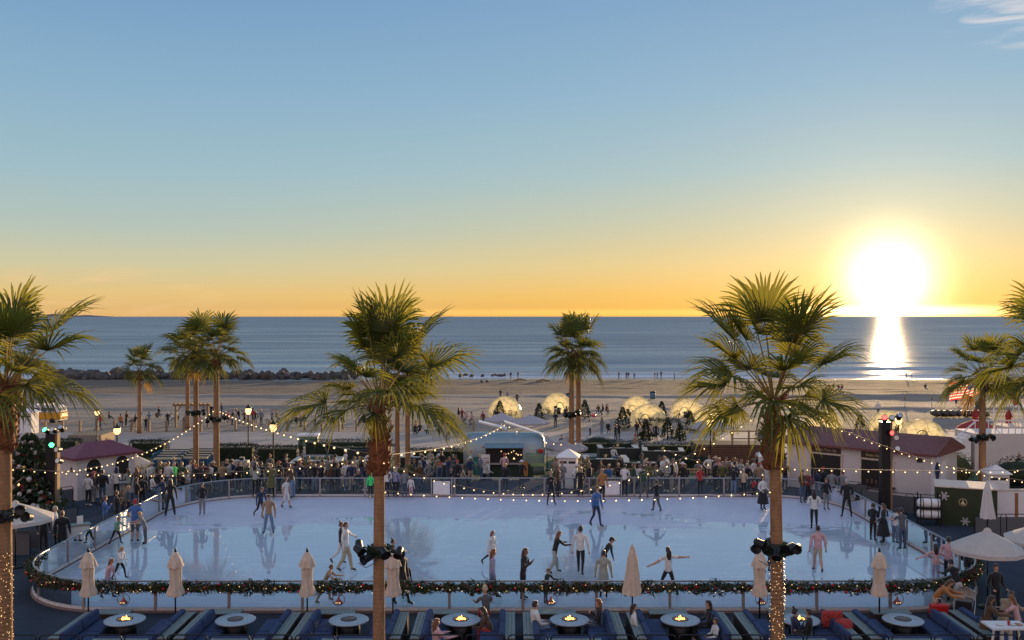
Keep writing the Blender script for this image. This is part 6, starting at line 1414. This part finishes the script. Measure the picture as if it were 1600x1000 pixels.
# benches along the far side of the rink
def bench():
    t = thing('wooden_bench', '', 'bench'); WB = mat('bench_wood', (.38, .25, .13), .7, noise=.15)
    for i in range(3): m = MB(); m.box(0, -.15+i*.15, .43, 1.8, .12, .04); m.obj('seat_slat', WB, t)
    for i in range(2): m = MB(); m.box(0, .28+i*.02, .62+i*.16, 1.8, .03, .11); m.obj('back_slat', WB, t)
    for x in (-.8, .8): m = MB(); m.box(x, 0, 0, .07, .42, .43); m.box(x, .27, .43, .07, .05, .42); m.obj('end_frame', DKWOOD, t)
    return t
KBe = Kind(bench)
for i, px in enumerate((428, 486, 545, 616, 905, 965, 1020, 1078, 1130, 1180)):
    place(KBe.new(), at(px, 56.0, 0), 0, 'pale slatted wooden bench behind the far rink glass, '+('just left of the middle palm trunk' if px == 545 else 'just right of the middle palm trunk' if px == 616 else ('first', 'second', '', '', 'third', 'fourth', 'fifth', 'sixth', 'seventh', 'last')[i]+' from the left'))
# green cart, white cabinet, platform, bins
t = thing('green_cart', 'pale green cart with a white lid standing on the promenade behind the hedge', 'cart', at(482, 80), R(4)); m = MB(); m.box(0, 0, .3, 1.6, .9, .8); m.obj('body', mat('sage_green', (.13, .22, .15), .6), t); m = MB(); m.box(0, 0, 1.1, 1.8, 1.05, .2); m.obj('lid', WHITE, t, bevel=.06)
for x in (-.55, .55): m = MB(); m.lathe([(.1, -.05), (.22, -.05), (.22, .05), (.1, .05)], (0, 0, 0), 14); m.xf(Matrix.Translation((x, -.5, .22)) @ Matrix.Rotation(R(90), 4, 'X')); m.obj('wheel', DARK, t)
t = thing('white_cabinet', 'grey white cabinet with a blue device on top, right of the left palm cluster', 'cabinet', at(377, 63.5)); m = MB(); m.box(0, 0, .12, .95, .6, .85); m.obj('case', mat('cabinet_grey', (.42, .40, .40), .6), t); m = MB(); m.box(.05, 0, .975, .3, .25, .2); m.obj('device', CM['n'], t)
for x in (-.4, .4): m = MB(); m.ball((x, -.2, .07), .07, 8); m.obj('castor', DARK, t)
t = thing('slatted_platform', 'low brown platform with slatted grey sides left of the promenade lamp', 'platform', at(143, 88)); m = MB(); m.box(0, 0, 0, 3.0, 3.0, .75); m.obj('deck_top', WOOD, t)
for i in range(12): m = MB(); m.box(-1.4+i*.255, -1.515, .03, .16, .03, .66); m.obj('slat', mat('slat_grey', (.22, .21, .21), .7), t)
for px, yb, lb in ((889, 627, 'blue bin on the beach behind the tight palms'), (1020, 624, 'blue bin on the beach above the middle domes')):
    p = gp(px, yb); t = thing('beach_bin', lb, 'bin', p); m = MB(); m.lathe([(.38, 0), (.45, .1), (.48, 1.1)], (0, 0, 0), 14); m.obj('drum', mat('bin_blue', (.07, .14, .2), .6), t); m = MB(); m.lathe([(.52, 1.1), (.5, 1.2), (.1, 1.28)], (0, 0, 0), 14); m.obj('lid', DARK, t)
for px, yb, h, lb in ((1414, 640, 2.2, 'left white net post on the sand'), (1456, 640, 2.2, 'middle white net post on the sand'), (1506, 636, 2.2, 'right white net post on the sand'), (1290, 633, 1.6, 'short white post on the sand above the glowing dome')):
    p = gp(px, yb); t = thing('net_post', lb, 'post', p); m = MB(); m.tube([(0, 0, 0), (0, 0, h)], .06, 6); m.obj('post', WHITE, t); m = MB(); m.tube([(0, 0, h*.55), (0, 0, h*.95)], .11, 8); m.obj('padding', CM['t'], t)
# dark pile of beach gear, kayaks
rn = random.Random(12)
for i in range(9):
    px = 1462+i*9; p = gp(px, 652); t = thing('stored_kayak', ('first second third fourth fifth sixth seventh eighth last'.split()[i])+' from the left in the dark row of upturned kayaks on the sand', 'kayak', p, R(90+rn.uniform(-20, 20)), 'upturned kayaks')
    m = MB(); m.tube([(-1.6, 0, .35), (-1.0, 0, .42), (0, 0, .45), (1.0, 0, .42), (1.6, 0, .35)], [.04, .3, .42, .3, .04], 8); m.obj('hull', mat('kayak_dark', (.05, .025, .012), .6), t); m = MB(); m.tube([(-.9, 0, .74), (0, 0, .89), (.9, 0, .74)], .02, 4); m.obj('keel_strip', GOLDT, t)
# breakwater
ROCK = mat('rock', (.075, .065, .06), .9, noise=.4, nscale=1.2, bump=.6, bscale=2)
rocks = []
for k in range(5):
    bm = bmesh.new(); bmesh.ops.create_icosphere(bm, subdivisions=2, radius=1)
    for v in bm.verts: v.co *= 1+.38*mnoise.noise(v.co*1.3+Vector((k*7, 0, 0)))
    for f in bm.faces: f.smooth = False
    me = bpy.data.meshes.new('rock'); bm.to_mesh(me); bm.free(); me.materials.append(ROCK); rocks.append(me)
rn = random.Random(9)
for i in range(190):
    if i < 178: px = 60+500*(i/178); d = 232+rn.uniform(-5, 6)+(0 if px > 110 else 6)
    else: px = 690+rn.uniform(0, 105); d = 240+rn.uniform(-3, 3)
    s = rn.uniform(.55, 1.45)*(1.0 if i < 178 else .45)*(1.35-.5*max(0, px-110)/450 if i < 178 else 1)
    o = bpy.data.objects.new('boulder', rocks[i % 5]); COL.objects.link(o); o.location = at(px, d, SEA+.1+rn.uniform(0, .6)*(i < 178)); o.scale = (s*1.25, s, s*.8); o.rotation_euler = (rn.uniform(0, 6), rn.uniform(0, 6), rn.uniform(0, 6))
    tag(o, 'dark boulder in the rock breakwater along the waterline at the left' if i < 178 else 'small dark rock awash at the waterline right of the middle palm', 'boulder', 'breakwater boulders' if i < 178 else 'rocks awash')
# distant island
m = MB(); xs = [(60, 0), (75, 3), (90, 5), (105, 3.2), (125, 2), (140, 3), (160, 1.5), (185, 0)]; d = 60000
m.prism([((px-800)*d/F, h*d/F*.9) for px, h in xs], 0, 600, 0, Matrix.Translation((0, d, SEA)) @ Matrix.Rotation(R(90), 4, 'X')); o = m.obj('distant_island', mat('far_island', (.26, .22, .22), 1)); o['kind'] = 'structure'
# table and stool at the lower right, balloon, cushions, bags
t = thing('bar_table', 'tall white slatted bar table at the lower right corner', 'table', at(1572, 27.2, 0)); m = MB(); m.box(0, 0, 1.02, 1.1, .7, .05); m.obj('table_top', WHITE, t)
for x in (-.12, .12): m = MB(); m.box(x, 0, 0, .08, .08, 1.02); m.obj('leg', WHITE, t)
for x in (-.42, .42): m = MB(); m.tube([(x*1.1, 0, 0), (x*.8, 0, 1.02)], .035, 5); m.obj('splayed_leg', WHITE, t)
for i, (px, c, lb) in enumerate(((1562, 'w', 'white plate at the left end of the bar table'), (1576, 'r', 'small red cup on the bar table'), (1584, 'w', 'white bowl on the bar table'), (1592, 'O', 'orange plate of food at the right of the bar table'))):
    m = MB(); m.lathe([(.03, 0), (.04, .1), (.045, .12)] if c == 'r' else [(.05, 0), (.10, .02), (.11, .03)], (0, 0, 0), 12); o = m.obj('cup' if c == 'r' else 'plate', CM[c], None, at(px, 27.15, 1.07)); tag(o, lb, 'tableware')
for i, (x, z, lb) in enumerate(((1300, .47, 'red patterned cushion standing upright on the sofa right of the lit palm'), (1318, .45, 'red ribbed round cushion leaning on the blue sofa right of the lit palm'))):
    t = thing('red_cushion', lb, 'cushion', at(x, 28.4 if i else 28.8, z), R(20*i)); m = MB(); m.box(0, 0, 0, .62, .2, .5) if not i else m.lathe([(.05, .02), (.24, .08), (.28, .22), (.24, .36), (.05, .42)], (0, 0, 0), 18, 0, True, lambda a, i_: .07*math.sin(a*9)); m.obj('cover', mat('red_cushion', (.35, .035, .03), .85, noise=.5, nscale=14), t, bevel=.06 if not i else 0)
t = thing('red_bag', 'shiny red shopping bag beside the person bending at the right end of the rink', 'bag', at(1467, 30.3, 0)); m = MB(); m.box(0, 0, .35, .55, .25, .38); m.obj('bag_body', mat('bag_red', (.5, .02, .02), .35), t, bevel=.04); m = MB(); m.tube([(-.12, 0, .73), (-.08, 0, .9), (.08, 0, .9), (.12, 0, .73)], .014, 5); m.obj('handle', CM['w'], t); m = MB(); m.box(0, 0, 0, .5, .5, .34); o = m.obj('side_table', DKWOOD, None, at(1467, 30.3, 0)); tag(o, 'dark low side table under the red shopping bag', 'side table')
t = thing('stroller', 'stroller with white hood beside the long blue sofa at the right', 'stroller', at(1507, 31.0, 0), R(-30)); m = MB(); m.lathe([(.02, .35), (.30, .2), (.34, 0), (.30, -.1)], (0, 0, .75), 14, 0, False, arc=(0, math.pi)); m.obj('hood', CM['w'], t); m = MB(); m.box(0, 0, .42, .5, .6, .25); m.obj('seat', CM['k'], t, bevel=.05)
for x in (-.3, .3):
    m = MB(); m.tube([(x, -.4, .12), (x, .1, .5), (x, .55, 1.0)], .018, 6); m.obj('frame_tube', STEEL, t)
    for y in (-.4, .35): m = MB(); m.lathe([(.06, -.02), (.12, -.02), (.12, .02), (.06, .02)], (0, 0, 0), 14); m.xf(Matrix.Translation((x, y, .12)) @ Matrix.Rotation(R(90), 4, 'Y')); m.obj('wheel', DARK, t)
t = thing('pink_balloon', 'pink balloon near the white clad person on the promenade', 'balloon', gp(928, 690)); m = MB(); m.tube([(0, 0, 1.0), (0, 0, 2.2)], .006, 4); m.obj('string', CABLE, t); m = MB(); m.ball((0, 0, 2.38), .2, 10, 0, (1.3, 1, .85)); m.obj('balloon', mat('balloon_pink', (.7, .08, .12), .3), t)
t = thing('white_desk', 'pale reception desk with a small sign by the left end of the rink', 'desk', at(121, 40.5, 0), R(35)); m = MB(); m.box(0, 0, 0, .9, .45, 1.0); m.obj('front_panel', WHITE, t); m = MB(); m.box(0, 0, 1.0, 1.0, .55, .04); m.obj('desk_top', GREYPL, t); m = MB(); m.box(.1, 0, 1.04, .24, .02, .34); m.obj('paper_sign', WHITE, t)
# crowd barriers by the long stall and the deck left of the rink
def cbar():
    t = thing('crowd_barrier', '', 'barrier'); m = MB(); m.tube([(-.7, 0, 0), (-.7, 0, .95), (-.62, 0, 1.05), (.62, 0, 1.05), (.7, 0, .95), (.7, 0, 0)], .02, 6); m.obj('frame', DARK, t); m = MB(); m.box(0, 0, .12, 1.36, .01, .8); m.obj('mesh_panel', mat('barrier_mesh', (.10, .10, .11), .6), t); return t
KCB = Kind(cbar)
for px, d, rz, lb in ((1335, 50.8, -42, 'black barrier before the long stall, left of the red lit mast'), (1367, 48.6, -42, 'black barrier touching the left of the red lit mast'), (1405, 47.6, -35, 'black barrier just right of the red lit mast'), (1440, 47.2, -20, 'black barrier behind the gas tanks'), (1548, 42.5, 0, 'black barrier behind the closed white umbrella'), (1588, 42.5, 0, 'black barrier at the right picture edge'), (93, 49.0, 50, 'black barrier left of the white hut'), (100, 44, 60, 'black barrier right of the foot of the green lit mast'), (20, 39, 0, 'black barrier behind the left edge palm'), (45, 40, 20, 'black barrier under the open cream umbrella at the left')):
    place(KCB.new(), at(px, d), R(rz), lb)
